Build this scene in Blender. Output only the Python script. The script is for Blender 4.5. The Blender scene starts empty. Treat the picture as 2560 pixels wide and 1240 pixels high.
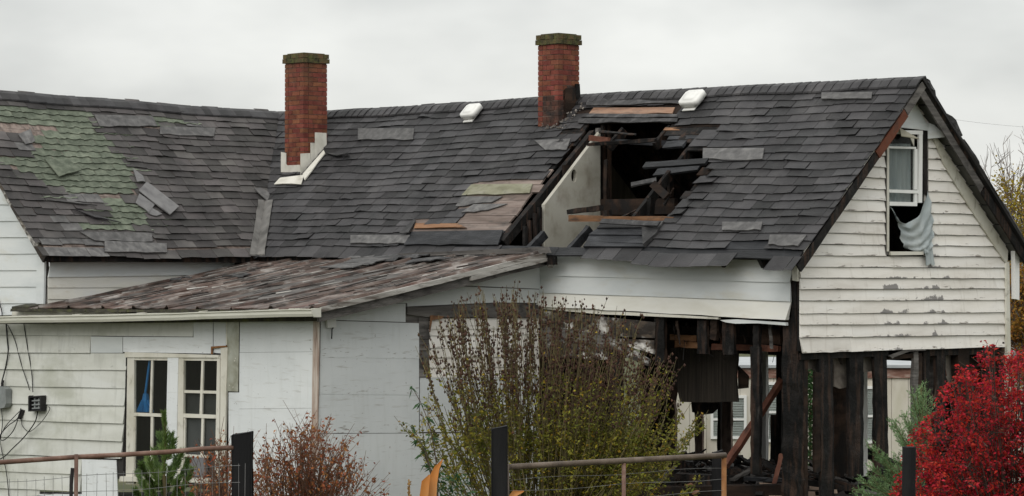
import bpy, math, random
from mathutils import Vector, noise
random.seed(7)
R = random.uniform
sc = bpy.context.scene
col = sc.collection

# ------------------------------------------------------------------ camera
FPX, CX, CY, CAMH = 6200.0, 1280.0, 620.0, 3.1      # focal length in photo pixels, centre, eye height
cd = bpy.data.cameras.new('camera')
cd.sensor_width = 36.0
cd.lens = FPX / 2560.0 * 36.0
cd.clip_start = 0.1
cd.clip_end = 3000.0
cam = bpy.data.objects.new('camera', cd)
cam.location = (0, 0, CAMH)
cam.rotation_euler = (math.pi / 2, 0, 0)
col.objects.link(cam)
sc.camera = cam

# ------------------------------------------------------------------ sky, sun, exposure
SUN_EL, SUN_AZ = math.radians(38), math.radians(205)   # azimuth clockwise from +Y (north)
w = bpy.data.worlds.new('World')
sc.world = w
w.use_nodes = True
nt = w.node_tree
nt.nodes.clear()
out = nt.nodes.new('ShaderNodeOutputWorld')
sky = nt.nodes.new('ShaderNodeTexSky')
sky.sky_type = 'NISHITA'
sky.sun_disc = False
sky.sun_elevation = SUN_EL
sky.sun_rotation = SUN_AZ
bg1 = nt.nodes.new('ShaderNodeBackground')
bg1.inputs['Strength'].default_value = 0.1
nt.links.new(sky.outputs[0], bg1.inputs['Color'])
tc = nt.nodes.new('ShaderNodeTexCoord')
mp = nt.nodes.new('ShaderNodeMapping')
mp.inputs['Scale'].default_value = (1.0, 1.0, 2.2)
nt.links.new(tc.outputs['Generated'], mp.inputs['Vector'])
nz = nt.nodes.new('ShaderNodeTexNoise')
nz.inputs['Scale'].default_value = 4.5
nz.inputs['Detail'].default_value = 5.0
nz.inputs['Roughness'].default_value = 0.5
nt.links.new(mp.outputs[0], nz.inputs['Vector'])
cr = nt.nodes.new('ShaderNodeValToRGB')
cr.color_ramp.elements[0].position = 0.40
cr.color_ramp.elements[0].color = (0.61, 0.62, 0.605, 1)
cr.color_ramp.elements[1].position = 0.60
cr.color_ramp.elements[1].color = (0.86, 0.865, 0.835, 1)
nt.links.new(nz.outputs[0], cr.inputs[0])
# overcast sky: brighter towards the zenith than at the horizon
sep = nt.nodes.new('ShaderNodeSeparateXYZ')
nt.links.new(tc.outputs['Generated'], sep.inputs[0])
ml = nt.nodes.new('ShaderNodeMath'); ml.operation = 'MULTIPLY_ADD'; ml.use_clamp = False
mx0 = nt.nodes.new('ShaderNodeMath'); mx0.operation = 'MAXIMUM'
nt.links.new(sep.outputs['Z'], mx0.inputs[0]); mx0.inputs[1].default_value = 0.0
nt.links.new(mx0.outputs[0], ml.inputs[0]); ml.inputs[1].default_value = 0.9; ml.inputs[2].default_value = 1.0
bg2 = nt.nodes.new('ShaderNodeBackground')
nt.links.new(cr.outputs[0], bg2.inputs['Color'])
nt.links.new(ml.outputs[0], bg2.inputs['Strength'])
mix = nt.nodes.new('ShaderNodeMixShader')
mix.inputs[0].default_value = 0.94
nt.links.new(bg1.outputs[0], mix.inputs[1])
nt.links.new(bg2.outputs[0], mix.inputs[2])
nt.links.new(mix.outputs[0], out.inputs['Surface'])

sl = bpy.data.lights.new('sun', 'SUN')
sl.energy = 1.4
sl.angle = math.radians(45)
sl.color = (1.0, 0.97, 0.92)
so = bpy.data.objects.new('sun', sl)
sd = Vector((math.sin(SUN_AZ) * math.cos(SUN_EL), math.cos(SUN_AZ) * math.cos(SUN_EL), math.sin(SUN_EL)))
so.rotation_euler = sd.to_track_quat('Z', 'Y').to_euler()
so.location = sd * 60
col.objects.link(so)
sc.view_settings.view_transform = 'Standard'
sc.view_settings.look = 'None'
sc.view_settings.exposure = 0.0
sc.view_settings.gamma = 1.0
sc.view_settings.use_curve_mapping = False

# ------------------------------------------------------------------ house frame: s along the front wall (away, left), t out of it, z up
TH = math.radians(47)
CT, ST = math.cos(TH), math.sin(TH)
C0 = Vector(((1998 - CX) / FPX * 28.0, 28.0))
def L(p):
    s, t, z = p
    return Vector((C0.x - CT * s - ST * t, C0.y + ST * s - CT * t, z))
def W(p):
    return Vector(p)
def proj(wp):
    return (CX + FPX * wp.x / wp.y, CY - FPX * (wp.z - CAMH) / wp.y)
def ray_local(px, py):
    dx, dy, dz = (px - CX) / FPX, 1.0, (CY - py) / FPX
    o = (-(0 - C0.x) * CT + (0 - C0.y) * ST, -(0 - C0.x) * ST - (0 - C0.y) * CT, CAMH)
    return o, (-dx * CT + dy * ST, -dx * ST - dy * CT, dz)
def on_t(px, py, t):
    o, d = ray_local(px, py); k = (t - o[1]) / d[1]
    return (o[0] + k * d[0], t, o[2] + k * d[2])
def on_s(px, py, s):
    o, d = ray_local(px, py); k = (s - o[0]) / d[0]
    return (s, o[1] + k * d[1], o[2] + k * d[2])
def at(px, py, Y):
    return Vector(((px - CX) / FPX * Y, Y, CAMH + (CY - py) / FPX * Y))
Z1 = lambda x, y: (.4193 * x, 180 + .4193 * y)
Z2 = lambda x, y: (640 + .5 * x, 60 + .5 * y)
Z3 = lambda x, y: (1200 + .4193 * x, 200 + .4193 * y)
Z4 = lambda x, y: (1900 + .5967 * x, 180 + .5967 * y)
Z5 = lambda x, y: (.5 * x, 620 + .5 * y)
Z6 = lambda x, y: (760 + .5 * x, 620 + .5 * y)
Z7 = lambda x, y: (1500 + .5 * x, 620 + .5 * y)
Z8 = lambda x, y: (1960 + .4193 * x, 720 + .4193 * y)
def zp(zf, pts): return [zf(*p) for p in pts]
def inside(pt, poly):
    x, y = pt; c = False; n = len(poly)
    for i in range(n):
        x1, y1 = poly[i]; x2, y2 = poly[i - 1]
        if (y1 > y) != (y2 > y) and x < (x2 - x1) * (y - y1) / (y2 - y1) + x1: c = not c
    return c
def lerp(a, b, k): return a + (b - a) * k
def interp(pts, x):
    if x <= pts[0][0]: return pts[0][1]
    for (x0, y0), (x1, y1) in zip(pts, pts[1:]):
        if x <= x1: return y0 + (y1 - y0) * (x - x0) / (x1 - x0)
    return pts[-1][1]

# ------------------------------------------------------------------ mesh building
ORG = {}
class MB:
    def __init__(self, fr=W): self.fr = fr; self.v = []; self.a = []; self.f = []; self.m = []; self.mat = 0
    def vt(self, p, a=0.5): self.v.append(self.fr(p)); self.a.append(a); return len(self.v) - 1
    def fc(self, *idx): self.f.append(idx); self.m.append(self.mat)
    def hexa(self, p, a=None):
        i = [self.vt(q, (a[k] if a else .5)) for k, q in enumerate(p)]
        for q in ((0, 3, 2, 1), (4, 5, 6, 7), (0, 1, 5, 4), (1, 2, 6, 5), (2, 3, 7, 6), (3, 0, 4, 7)): self.fc(*[i[k] for k in q])
    def box(self, x0, x1, y0, y1, z0, z1):
        self.hexa([(x0, y0, z0), (x1, y0, z0), (x1, y1, z0), (x0, y1, z0), (x0, y0, z1), (x1, y0, z1), (x1, y1, z1), (x0, y1, z1)])
    def prism(self, poly, vec):
        n = len(poly); vec = Vector(vec)
        i = [self.vt(p) for p in poly]; j = [self.vt(Vector(p) + vec) for p in poly]
        self.fc(*i[::-1]); self.fc(*j)
        for k in range(n): self.fc(i[k], i[(k + 1) % n], j[(k + 1) % n], j[k])
    def beam(self, p0, p1, w, h, up=(0, 0, 1), n=1, jit=0.0, taper=1.0):
        p0 = Vector(p0); p1 = Vector(p1); d = (p1 - p0)
        dn = d.normalized(); up = Vector(up); sd = dn.cross(up)
        if sd.length < 1e-4: sd = dn.cross(Vector((1, 0, 0)))
        sd.normalize(); u2 = sd.cross(dn).normalized()
        rings = []
        for k in range(n + 1):
            q = k / n; c = p0 + d * q; s = lerp(1, taper, q); r = []
            for a, b in ((-1, -1), (1, -1), (1, 1), (-1, 1)):
                r.append(self.vt(c + sd * (a * w / 2 * s + R(-jit, jit)) + u2 * (b * h / 2 * s + R(-jit, jit)) + dn * (R(-jit, jit) * 2 if k in (0, n) else 0), q))
            rings.append(r)
        self.fc(*rings[0][::-1]); self.fc(*rings[-1])
        for r0, r1 in zip(rings, rings[1:]):
            for k in range(4): self.fc(r0[k], r0[(k + 1) % 4], r1[(k + 1) % 4], r1[k])
    def tube(self, path, rad, sides=4, cap=True):
        path = [Vector(p) for p in path]; rings = []; n = len(path)
        rr = rad if isinstance(rad, (list, tuple)) else [rad] * n
        ref = Vector((.31, .17, .93))
        for k in range(n):
            d = (path[min(k + 1, n - 1)] - path[max(k - 1, 0)])
            if d.length < 1e-6: d = Vector((0, 0, 1))
            d.normalize(); sd = d.cross(ref)
            if sd.length < .05: sd = d.cross(Vector((1, 0, 0)))
            sd.normalize(); u2 = sd.cross(d)
            rings.append([self.vt(path[k] + (sd * math.cos(2 * math.pi * j / sides) + u2 * math.sin(2 * math.pi * j / sides)) * rr[k], k / max(1, n - 1)) for j in range(sides)])
        for r0, r1 in zip(rings, rings[1:]):
            for j in range(sides): self.fc(r0[j], r0[(j + 1) % sides], r1[(j + 1) % sides], r1[j])
        if cap and sides > 2:
            self.fc(*rings[0][::-1]); self.fc(*rings[-1])
    def grid(self, pts, a=None):
        ids = [[self.vt(p, (a[i][j] if a else .5)) for j, p in enumerate(row)] for i, row in enumerate(pts)]
        for r0, r1 in zip(ids, ids[1:]):
            for j in range(len(r0) - 1): self.fc(r0[j], r0[j + 1], r1[j + 1], r1[j])
        return ids
    def build(self, name, mats, parent=None, smooth=False, org=None, **props):
        if not isinstance(mats, (list, tuple)): mats = [mats]
        if not self.v: return None
        xs = [v.x for v in self.v]; ys = [v.y for v in self.v]; zs = [v.z for v in self.v]
        o = Vector(org) if org is not None else Vector(((min(xs) + max(xs)) / 2, (min(ys) + max(ys)) / 2, (min(zs) + max(zs)) / 2))
        me = bpy.data.meshes.new(name)
        me.from_pydata([v - o for v in self.v], [], self.f)
        for m in mats: me.materials.append(m)
        if len(mats) > 1: me.polygons.foreach_set('material_index', self.m)
        at_ = me.attributes.new('edge', 'FLOAT', 'POINT'); at_.data.foreach_set('value', self.a)
        if smooth: me.polygons.foreach_set('use_smooth', [True] * len(self.f))
        me.update()
        ob = bpy.data.objects.new(name, me); col.objects.link(ob)
        ORG[ob.name] = o
        if parent is not None:
            ob.parent = parent; ob.location = o - ORG[parent.name]
        else: ob.location = o
        for k, val in props.items(): ob[k] = val
        return ob
def thing(name, base, label, category, group=None):
    o = bpy.data.objects.new(name, None); col.objects.link(o)
    o.location = base; o.empty_display_size = .2; ORG[o.name] = Vector(base)
    o['label'] = label; o['category'] = category
    if group: o['group'] = group
    return o
def tag(o, label, category, group=None):
    o['label'] = label; o['category'] = category
    if group: o['group'] = group
    return o

# ------------------------------------------------------------------ materials
def mat(name, cols, scale=(3, 3, 3), detail=6, rough=.8, spec=.3, bump=0.0, bscale=None, rand=.15, layers=(), metal=0.0, rvar=0.0, lo=.3, hi=.7, dist=.3, hsv=0.0, edgemul=None, trans=0.0):
    """colour ramp on noise in house axes + random tint per piece + layers of wear or painted highlight: (colour, scale, lo, hi, edge, strength, box)"""
    m = bpy.data.materials.new(name); m.use_nodes = True
    t = m.node_tree; N = t.nodes; K = t.links
    bs = N['Principled BSDF']
    bs.inputs['Roughness'].default_value = rough
    bs.inputs['Specular IOR Level'].default_value = spec
    bs.inputs['Metallic'].default_value = metal
    geo = N.new('ShaderNodeNewGeometry')
    rot = N.new('ShaderNodeVectorRotate'); rot.rotation_type = 'Z_AXIS'
    rot.inputs['Angle'].default_value = -math.radians(133)
    sb = N.new('ShaderNodeVectorMath'); sb.operation = 'SUBTRACT'; sb.inputs[1].default_value = (C0.x, C0.y, 0)
    K.new(geo.outputs['Position'], sb.inputs[0]); K.new(sb.outputs[0], rot.inputs['Vector'])
    def nz(sca, det=6, rg=.55):
        mp = N.new('ShaderNodeVectorMath'); mp.operation = 'MULTIPLY'; mp.inputs[1].default_value = sca
        K.new(rot.outputs[0], mp.inputs[0])
        n = N.new('ShaderNodeTexNoise'); n.inputs['Scale'].default_value = 1.0
        n.inputs['Detail'].default_value = det; n.inputs['Roughness'].default_value = rg
        n.inputs['Distortion'].default_value = dist
        K.new(mp.outputs[0], n.inputs['Vector'])
        return n.outputs[0]
    n0 = nz(scale, detail)
    cr = N.new('ShaderNodeValToRGB'); e = cr.color_ramp.elements
    k = len(cols)
    for i in range(k - 2): e.new(.5)
    for i, c in enumerate(cols):
        e[i].position = lo + (hi - lo) * i / max(1, k - 1); e[i].color = (*c, 1)
    K.new(n0, cr.inputs[0]); cur = cr.outputs[0]
    oi = N.new('ShaderNodeObjectInfo')
    ad = N.new('ShaderNodeMath'); ad.operation = 'ADD'
    K.new(oi.outputs['Random'], ad.inputs[0]); K.new(geo.outputs['Random Per Island'], ad.inputs[1])
    fr = N.new('ShaderNodeMath'); fr.operation = 'FRACT'; K.new(ad.outputs[0], fr.inputs[0])
    if rand > 0:
        mr = N.new('ShaderNodeMapRange'); mr.inputs['To Min'].default_value = 1 - rand; mr.inputs['To Max'].default_value = 1 + rand
        K.new(fr.outputs[0], mr.inputs['Value'])
        mm = N.new('ShaderNodeVectorMath'); mm.operation = 'SCALE'
        K.new(cur, mm.inputs[0]); K.new(mr.outputs[0], mm.inputs['Scale']); cur = mm.outputs[0]
    if hsv > 0:
        hs = N.new('ShaderNodeHueSaturation')
        m2 = N.new('ShaderNodeMath'); m2.operation = 'MULTIPLY'; m2.inputs[1].default_value = 7.31; K.new(fr.outputs[0], m2.inputs[0])
        f2 = N.new('ShaderNodeMath'); f2.operation = 'FRACT'; K.new(m2.outputs[0], f2.inputs[0])
        mr2 = N.new('ShaderNodeMapRange'); mr2.inputs['To Min'].default_value = .5 - hsv; mr2.inputs['To Max'].default_value = .5 + hsv
        K.new(f2.outputs[0], mr2.inputs['Value']); K.new(mr2.outputs[0], hs.inputs['Hue']); K.new(cur, hs.inputs['Color']); cur = hs.outputs[0]
    at_ = None
    for ly in layers:
        c, sca, l0, l1, edge, stren = ly[:6]
        bx = ly[6] if len(ly) > 6 else None
        f = nz(sca, 7, .6)
        if edge:
            if at_ is None:
                at_ = N.new('ShaderNodeAttribute'); at_.attribute_name = 'edge'
            ma = N.new('ShaderNodeMath'); ma.operation = 'MULTIPLY_ADD'
            K.new(at_.outputs['Fac'], ma.inputs[0]); ma.inputs[1].default_value = -edge; K.new(f, ma.inputs[2]); f = ma.outputs[0]
        if bx:   # (axis, centre, halfwidth): keep the wear to one zone of the wall
            for ax, c_, hw in bx:
                sp = N.new('ShaderNodeSeparateXYZ'); K.new(rot.outputs[0], sp.inputs[0])
                s1 = N.new('ShaderNodeMath'); s1.operation = 'SUBTRACT'; K.new(sp.outputs[ax], s1.inputs[0]); s1.inputs[1].default_value = c_
                s2 = N.new('ShaderNodeMath'); s2.operation = 'ABSOLUTE'; K.new(s1.outputs[0], s2.inputs[0])
                s3 = N.new('ShaderNodeMath'); s3.operation = 'MULTIPLY'; s3.inputs[1].default_value = .35 / hw; K.new(s2.outputs[0], s3.inputs[0])
                s4 = N.new('ShaderNodeMath'); s4.operation = 'SUBTRACT'; K.new(f, s4.inputs[0]); K.new(s3.outputs[0], s4.inputs[1]); f = s4.outputs[0]
        r = N.new('ShaderNodeMapRange'); r.inputs['From Min'].default_value = l0; r.inputs['From Max'].default_value = l1
        r.inputs['To Max'].default_value = stren
        K.new(f, r.inputs['Value'])
        mx = N.new('ShaderNodeMix'); mx.data_type = 'RGBA'
        K.new(r.outputs[0], mx.inputs[0]); K.new(cur, mx.inputs[6]); mx.inputs[7].default_value = (*c, 1); cur = mx.outputs[2]
    K.new(cur, bs.inputs['Base Color'])
    if rvar > 0:
        rn = nz((1.7, 1.7, 3.1), 4)
        r = N.new('ShaderNodeMapRange'); r.inputs['From Min'].default_value = .3; r.inputs['From Max'].default_value = .7
        r.inputs['To Min'].default_value = max(.05, rough - rvar); r.inputs['To Max'].default_value = min(1, rough + rvar)
        K.new(rn, r.inputs['Value']); K.new(r.outputs[0], bs.inputs['Roughness'])
    if bump > 0:
        b = N.new('ShaderNodeBump'); b.inputs['Strength'].default_value = bump; b.inputs['Distance'].default_value = .02
        K.new(nz(bscale or scale, 8, .65), b.inputs['Height']); K.new(b.outputs[0], bs.inputs['Normal'])
    if trans > 0:
        tr = N.new('ShaderNodeBsdfTranslucent'); K.new(cur, tr.inputs['Color'])
        ms = N.new('ShaderNodeMixShader'); ms.inputs[0].default_value = trans
        K.new(bs.outputs[0], ms.inputs[1]); K.new(tr.outputs[0], ms.inputs[2]); K.new(ms.outputs[0], N['Material Output'].inputs['Surface'])
    return m

g = lambda v, w=0: (v * (1 + w), v, v * (1 - w))
M = {}
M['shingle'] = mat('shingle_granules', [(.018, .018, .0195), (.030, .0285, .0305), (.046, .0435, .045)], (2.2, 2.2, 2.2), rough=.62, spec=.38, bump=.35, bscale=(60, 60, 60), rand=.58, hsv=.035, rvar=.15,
                   layers=[((.115, .108, .106), (2, 2, 2), .58, .78, 0, .35), ((.12, .116, .114), (14, 14, 14), .36, .56, 2.2, .7)])  # second layer paints the bright highlight of the curled lip into the lower edge
M['shingle_dry'] = mat('dry_shingle_granules', [(.034, .0315, .031), (.056, .051, .050), (.082, .075, .072)], (2.2, 2.2, 2.2), rough=.68, spec=.3, bump=.35, bscale=(60, 60, 60), rand=.55, hsv=.035, layers=[((.13, .12, .115), (2, 2, 2), .55, .78, 0, .4), ((.15, .143, .138), (14, 14, 14), .36, .56, 2.2, .6)])  # last layer: the same lip highlight painted as lighter colour, for the wing
M['shingle_green'] = mat('green_shingle_granules', [(.076, .089, .066), (.120, .138, .104), (.172, .190, .146)], (8, 8, 8), rough=.85, spec=.2, bump=.4, bscale=(50, 50, 50), rand=.16,
                         layers=[((.05, .06, .045), (9, 9, 9), .55, .75, 0, .6), ((.24, .25, .21), (30, 30, 30), .55, .75, 0, .35)])
M['shingle_worn'] = mat('worn_shingle', [(.062, .060, .061), (.105, .102, .101), (.165, .161, .158)], (9, 9, 9), rough=.7, spec=.3, bump=.3, bscale=(60, 60, 60), rand=.2, layers=[((.07, .068, .068), (6, 16, 16), .5, .75, 0, .6)])
M['deck'] = mat('bare_roof_board', [(.13, .098, .082), (.20, .155, .135), (.26, .215, .19)], (1.5, 14, 14), rough=.8, bump=.3, bscale=(4, 60, 60), rand=.2, layers=[((.05, .045, .042), (3, 10, 10), .52, .7, 0, .8)])
M['deck_orange'] = mat('raw_orange_board', [(.13, .062, .032), (.23, .115, .055), (.24, .14, .085)], (2, 16, 16), rough=.7, bump=.3, bscale=(4, 60, 60), rand=.15, layers=[((.03, .025, .022), (3, 9, 9), .52, .68, 0, .9)])
M['char'] = mat('charred_wood', [(.0035, .0033, .0033), (.0075, .007, .0068), (.018, .0155, .0145)], (6, 6, 6), rough=.75, spec=.18, bump=.8, bscale=(22, 22, 22), rand=.3, rvar=.2, layers=[((.062, .036, .025), (11, 11, 1.3), .50, .66, 0, .75), ((.07, .066, .062), (9, 9, 3), .62, .76, 0, .6)])  # brown scorch streaks, then grey flecks painting small reflections into the colour
M['char_brown'] = mat('scorched_brown_wood', [(.012, .008, .0065), (.028, .018, .013), (.060, .036, .025)], (2, 2, 9), rough=.8, spec=.15, bump=.6, bscale=(25, 25, 8), rand=.3, layers=[((.012, .011, .011), (5, 5, 3), .48, .62, 0, .9)])
M['wetboard'] = mat('wet_black_board', [(.008, .0085, .010), (.017, .018, .021), (.036, .037, .041)], (3, 9, 9), rough=.55, spec=.25, bump=.5, bscale=(8, 40, 40), rand=.35)
M['brick'] = mat('chimney_brick', [(.118, .033, .021), (.172, .052, .031), (.215, .078, .046)], (9, 9, 9), rough=.85, bump=.5, bscale=(45, 45, 45), rand=.22, hsv=.015,
                 layers=[((.085, .060, .030), (3, 3, 2), .36, .60, 0, .65, (('Z', 5.9, .75),)), ((.03, .024, .02), (7, 7, 3), .58, .76, 0, .6)])
M['brick_soot'] = mat('sooted_brick', [(.02, .017, .016), (.06, .03, .022), (.14, .05, .034)], (6, 6, 6), rough=.8, bump=.5, bscale=(40, 40, 40), rand=.3)
M['mortar'] = mat('mortar', [(.085, .055, .043), (.155, .105, .083), (.21, .16, .135)], (12, 12, 12), rough=.95, rand=0)
M['cap'] = mat('mossy_brick', [(.030, .028, .018), (.075, .066, .030), (.12, .06, .034)], (9, 9, 9), rough=.95, bump=.6, bscale=(35, 35, 35), rand=.25, layers=[((.10, .11, .035), (14, 14, 14), .5, .65, 0, .7)])
M['flash'] = mat('painted_flashing', [(.46, .44, .38), (.62, .60, .54), (.68, .66, .60)], (4, 4, 4), rough=.5, rand=.06, layers=[((.18, .15, .11), (8, 8, 5), .58, .8, 0, .6)])
M['vent'] = mat('vent_enamel', [(.66, .655, .63), (.76, .755, .73)], (5, 5, 5), rough=.4, rand=0, layers=[((.3, .28, .24), (9, 9, 9), .6, .8, 0, .4)])
M['clap'] = mat('peeling_cream_paint', [(.64, .605, .555), (.74, .71, .665), (.78, .76, .73)], (.9, .9, 5), rough=.65, rand=.06, bump=.12, bscale=(6, 6, 60),
                layers=[((.35, .30, .24), (2.2, 2.2, 14), .56, .80, 0.25, .55), ((.13, .105, .085), (5, 5, 34), .54, .62, .30, .8), ((.42, .38, .33), (14, 14, 2.0), .56, .80, 0, .5), ((.30, .24, .18), (1.2, 1.2, 30), .60, .72, .1, .45),
                        ((.20, .19, .185), (5.5, 5.5, 5.0), .365, .41, .40, .95, (('Y', -1.70, .75), ('Z', 2.42, 2.2))), ((.20, .19, .185), (5.5, 5.5, 5.3), .365, .41, .40, .95, (('Y', -2.45, .80), ('Z', 2.5, 2.0)))])
M['alum'] = mat('aluminium_siding', [(.53, .56, .565), (.62, .645, .645), (.67, .685, .675)], (.8, .8, 3), rough=.5, spec=.4, rand=.04, bump=.06, bscale=(2, 2, 4),
                layers=[((.45, .40, .27), (1.6, 1.6, 5), .53, .8, .0, .5), ((.35, .36, .35), (2, 2, 9), .58, .8, .25, .5)])
M['alum_stain'] = mat('stained_aluminium_siding', [(.60, .585, .52), (.68, .67, .62), (.65, .65, .63)], (1.2, 1.2, 4), rough=.5, spec=.4, rand=.04, bump=.08, bscale=(2, 2, 4),
                layers=[((.40, .30, .14), (2, 2, 7), .56, .78, .1, .6), ((.2, .17, .12), (8, 8, 14), .63, .8, .2, .6)])
M['lap'] = mat('mildewed_siding', [(.50, .505, .455), (.59, .595, .55), (.64, .65, .62)], (1.0, 1.0, 4), rough=.6, rand=.06, bump=.08, bscale=(3, 3, 30),
               layers=[((.27, .28, .205), (1.3, 1.3, 2.2), .50, .75, 0, .6), ((.34, .34, .31), (9, 9, 1.4), .52, .75, 0, .45), ((.10, .11, .08), (7, 7, 16), .58, .80, .15, .6), ((.23, .25, .12), (2.0, 2.0, 3), .42, .7, 0, .8, (('Z', .55, .55), ('X', 11.3, 1.2)))])
M['panel'] = mat('white_panel', [(.60, .625, .635), (.67, .695, .705), (.70, .72, .725)], (1.0, 1.0, 1.0), rough=.55, rand=.05, bump=.06, bscale=(5, 5, 5),
                 layers=[((.43, .45, .44), (1.4, 1.4, 3.5), .52, .8, 0, .3), ((.11, .08, .065), (24, 24, 24), .675, .72, 0, .8), ((.31, .29, .25), (3, 3, 30), .58, .74, 0, .55), ((.42, .43, .40), (10, 10, 1.2), .54, .80, 0, .3), ((.16, .13, .10), (7, 7, 40), .55, .62, .35, .7)])
M['trim'] = mat('cream_trim', [(.50, .48, .40), (.60, .58, .51), (.63, .615, .555)], (3, 3, 3), rough=.6, rand=.06, bump=.1, bscale=(20, 20, 20), layers=[((.16, .14, .10), (10, 10, 6), .57, .75, 0, .7)])
M['vinyl'] = mat('white_vinyl', [(.72, .725, .71), (.78, .78, .765)], (3, 3, 3), rough=.4, rand=.0, layers=[((.4, .38, .33), (9, 9, 5), .6, .85, 0, .5)])
M['metal_strip'] = mat('galvanised_strip', [(.20, .20, .15), (.34, .34, .28), (.46, .47, .42)], (5, 5, 5), rough=.4, metal=.3, rand=.05, layers=[((.33, .31, .12), (4, 4, 3), .46, .7, 0, .5, (('Z', 2.0, .35),))])
M['grey_wood'] = mat('weathered_grey_board', [(.055, .050, .047), (.11, .102, .096), (.18, .168, .158)], (1.2, 1.2, 16), rough=.85, rand=.25, bump=.5, bscale=(8, 8, 60), layers=[((.02, .018, .017), (3, 3, 8), .52, .68, 0, .8)])
M['painted_rem'] = mat('half_burnt_paint', [(.10, .09, .08), (.52, .50, .47), (.64, .62, .59)], (3.5, 3.5, 7), lo=.44, hi=.60, rough=.75, rand=.1, bump=.4, bscale=(14, 14, 30), layers=[((.020, .015, .012), (2.5, 2.5, 4), .42, .52, 0, .97), ((.10, .075, .055), (4, 4, 9), .5, .62, 0, .7)])
M['rust_roof'] = mat('rusted_roof_sheet', [(.026, .020, .017), (.070, .045, .036), (.115, .088, .075), (.27, .25, .235)], (4.5, 2.6, 4.5), lo=.36, hi=.70, rough=.6, spec=.3, rand=.30, bump=.45, bscale=(30, 6, 30), rvar=.15,
                    layers=[((.34, .325, .305), (7, 3.6, 7), .58, .72, 0, .75), ((.030, .024, .020), (9, 3.6, 9), .55, .66, 0, .9), ((.5, .49, .47), (30, 12, 30), .66, .74, 0, .7), ((.13, .055, .042), (3, 1.5, 3), .56, .72, 0, .6)])
M['moss_edge'] = mat('mossy_wet_edge', [(.022, .020, .016), (.05, .046, .034), (.085, .09, .035)], (9, 9, 9), rough=.8, rand=.2, bump=.6, bscale=(30, 30, 30))
M['gutter'] = mat('gutter_enamel', [(.52, .51, .44), (.62, .615, .55)], (2, 6, 6), rough=.45, rand=.0, layers=[((.28, .28, .19), (2, 2, 9), .53, .8, 0, .5)])
M['glass'] = None
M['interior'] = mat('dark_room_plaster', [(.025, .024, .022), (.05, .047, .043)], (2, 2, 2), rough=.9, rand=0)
M['plaster'] = mat('stained_attic_plaster', [(.26, .245, .20), (.36, .345, .295), (.42, .405, .36)], (1.2, 1.2, 2), rough=.85, rand=0, bump=.15, bscale=(20, 20, 20), layers=[((.14, .11, .075), (4, 4, 3), .50, .75, 0, .6)])
M['felt'] = mat('torn_roofing_felt', [(.018, .018, .019), (.042, .041, .042), (.095, .093, .093)], (8, 8, 8), rough=.65, spec=.3, rand=.25, bump=.4, bscale=(40, 40, 40))
M['curtain'] = mat('grey_blue_curtain', [(.42, .475, .49), (.53, .58, .59), (.60, .64, .64)], (9, 9, 2), rough=.9, rand=.0, trans=.3)
M['blue'] = mat('blue_plastic', [(.015, .16, .42), (.025, .23, .56)], (10, 10, 10), rough=.4, rand=.1)
M['iron'] = mat('black_iron', [(.010, .010, .011), (.022, .020, .020)], (9, 9, 9), rough=.5, rand=.1)
M['cable'] = mat('black_cable', [(.012, .012, .013), (.024, .024, .024)], (9, 9, 9), rough=.6, rand=.1)
M['meter_grey'] = mat('meter_grey', [(.17, .185, .185), (.25, .265, .26)], (9, 9, 9), rough=.5, rand=.05)
M['rust'] = mat('rusty_pipe', [(.085, .046, .034), (.15, .085, .062), (.23, .155, .125)], (8, 8, 8), rough=.6, rand=.12, bump=.3, bscale=(40, 40, 40))
M['rust_orange'] = mat('orange_rust', [(.10, .040, .015), (.20, .085, .026), (.27, .14, .06)], (8, 8, 8), rough=.7, rand=.1)
M['brace'] = mat('red_brown_brace', [(.06, .022, .014), (.12, .045, .028), (.17, .075, .05)], (4, 4, 4), rough=.7, rand=.15, bump=.3, bscale=(30, 30, 30), layers=[((.015, .013, .012), (5, 5, 5), .56, .72, 0, .8)])
M['pipe_dark'] = mat('weathered_gate_pipe', [(.055, .042, .032), (.10, .075, .055), (.16, .125, .10)], (8, 8, 8), rough=.55, rand=.1, bump=.3, bscale=(40, 40, 40))
M['wire'] = mat('fence_wire', [(.12, .12, .12), (.2, .2, .2)], (9, 9, 9), rough=.5, rand=.1)
M['post'] = mat('black_post_paint', [(.0045, .0045, .0055), (.008, .008, .009), (.016, .0155, .016)], (5, 5, 1.2), spec=.2, rough=.75, rand=.1, bump=.5, bscale=(40, 40, 4))
M['bark'] = mat('olive_stem_bark', [(.055, .043, .020), (.105, .085, .038), (.155, .13, .062)], (5, 5, 3), rough=.85, rand=.3)
M['bark_dark'] = mat('dark_twig_bark', [(.030, .020, .016), (.06, .040, .032), (.10, .07, .056)], (5, 5, 3), rough=.85, rand=.3)
M['bark_grey'] = mat('grey_tree_bark', [(.07, .062, .055), (.13, .118, .105)], (3, 3, 1), rough=.9, rand=.2)
M['pod'] = mat('seed_pod', [(.026, .013, .010), (.058, .028, .020), (.10, .050, .030)], (9, 9, 9), rough=.85, rand=.4)
M['leaf_olive'] = mat('yellow_green_leaf', [(.085, .098, .016), (.18, .18, .026), (.31, .27, .045)], (4, 4, 4), rough=.6, rand=.4, hsv=.025, trans=.3)
M['leaf_yellow'] = mat('yellow_leaf', [(.20, .145, .010), (.32, .235, .018), (.36, .27, .04)], (2, 2, 2), rough=.6, rand=.35, hsv=.025, trans=.3)
M['leaf_orange'] = mat('orange_leaf', [(.16, .07, .012), (.27, .125, .018), (.30, .19, .03)], (2, 2, 2), rough=.6, rand=.35, hsv=.02, trans=.3)
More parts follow.
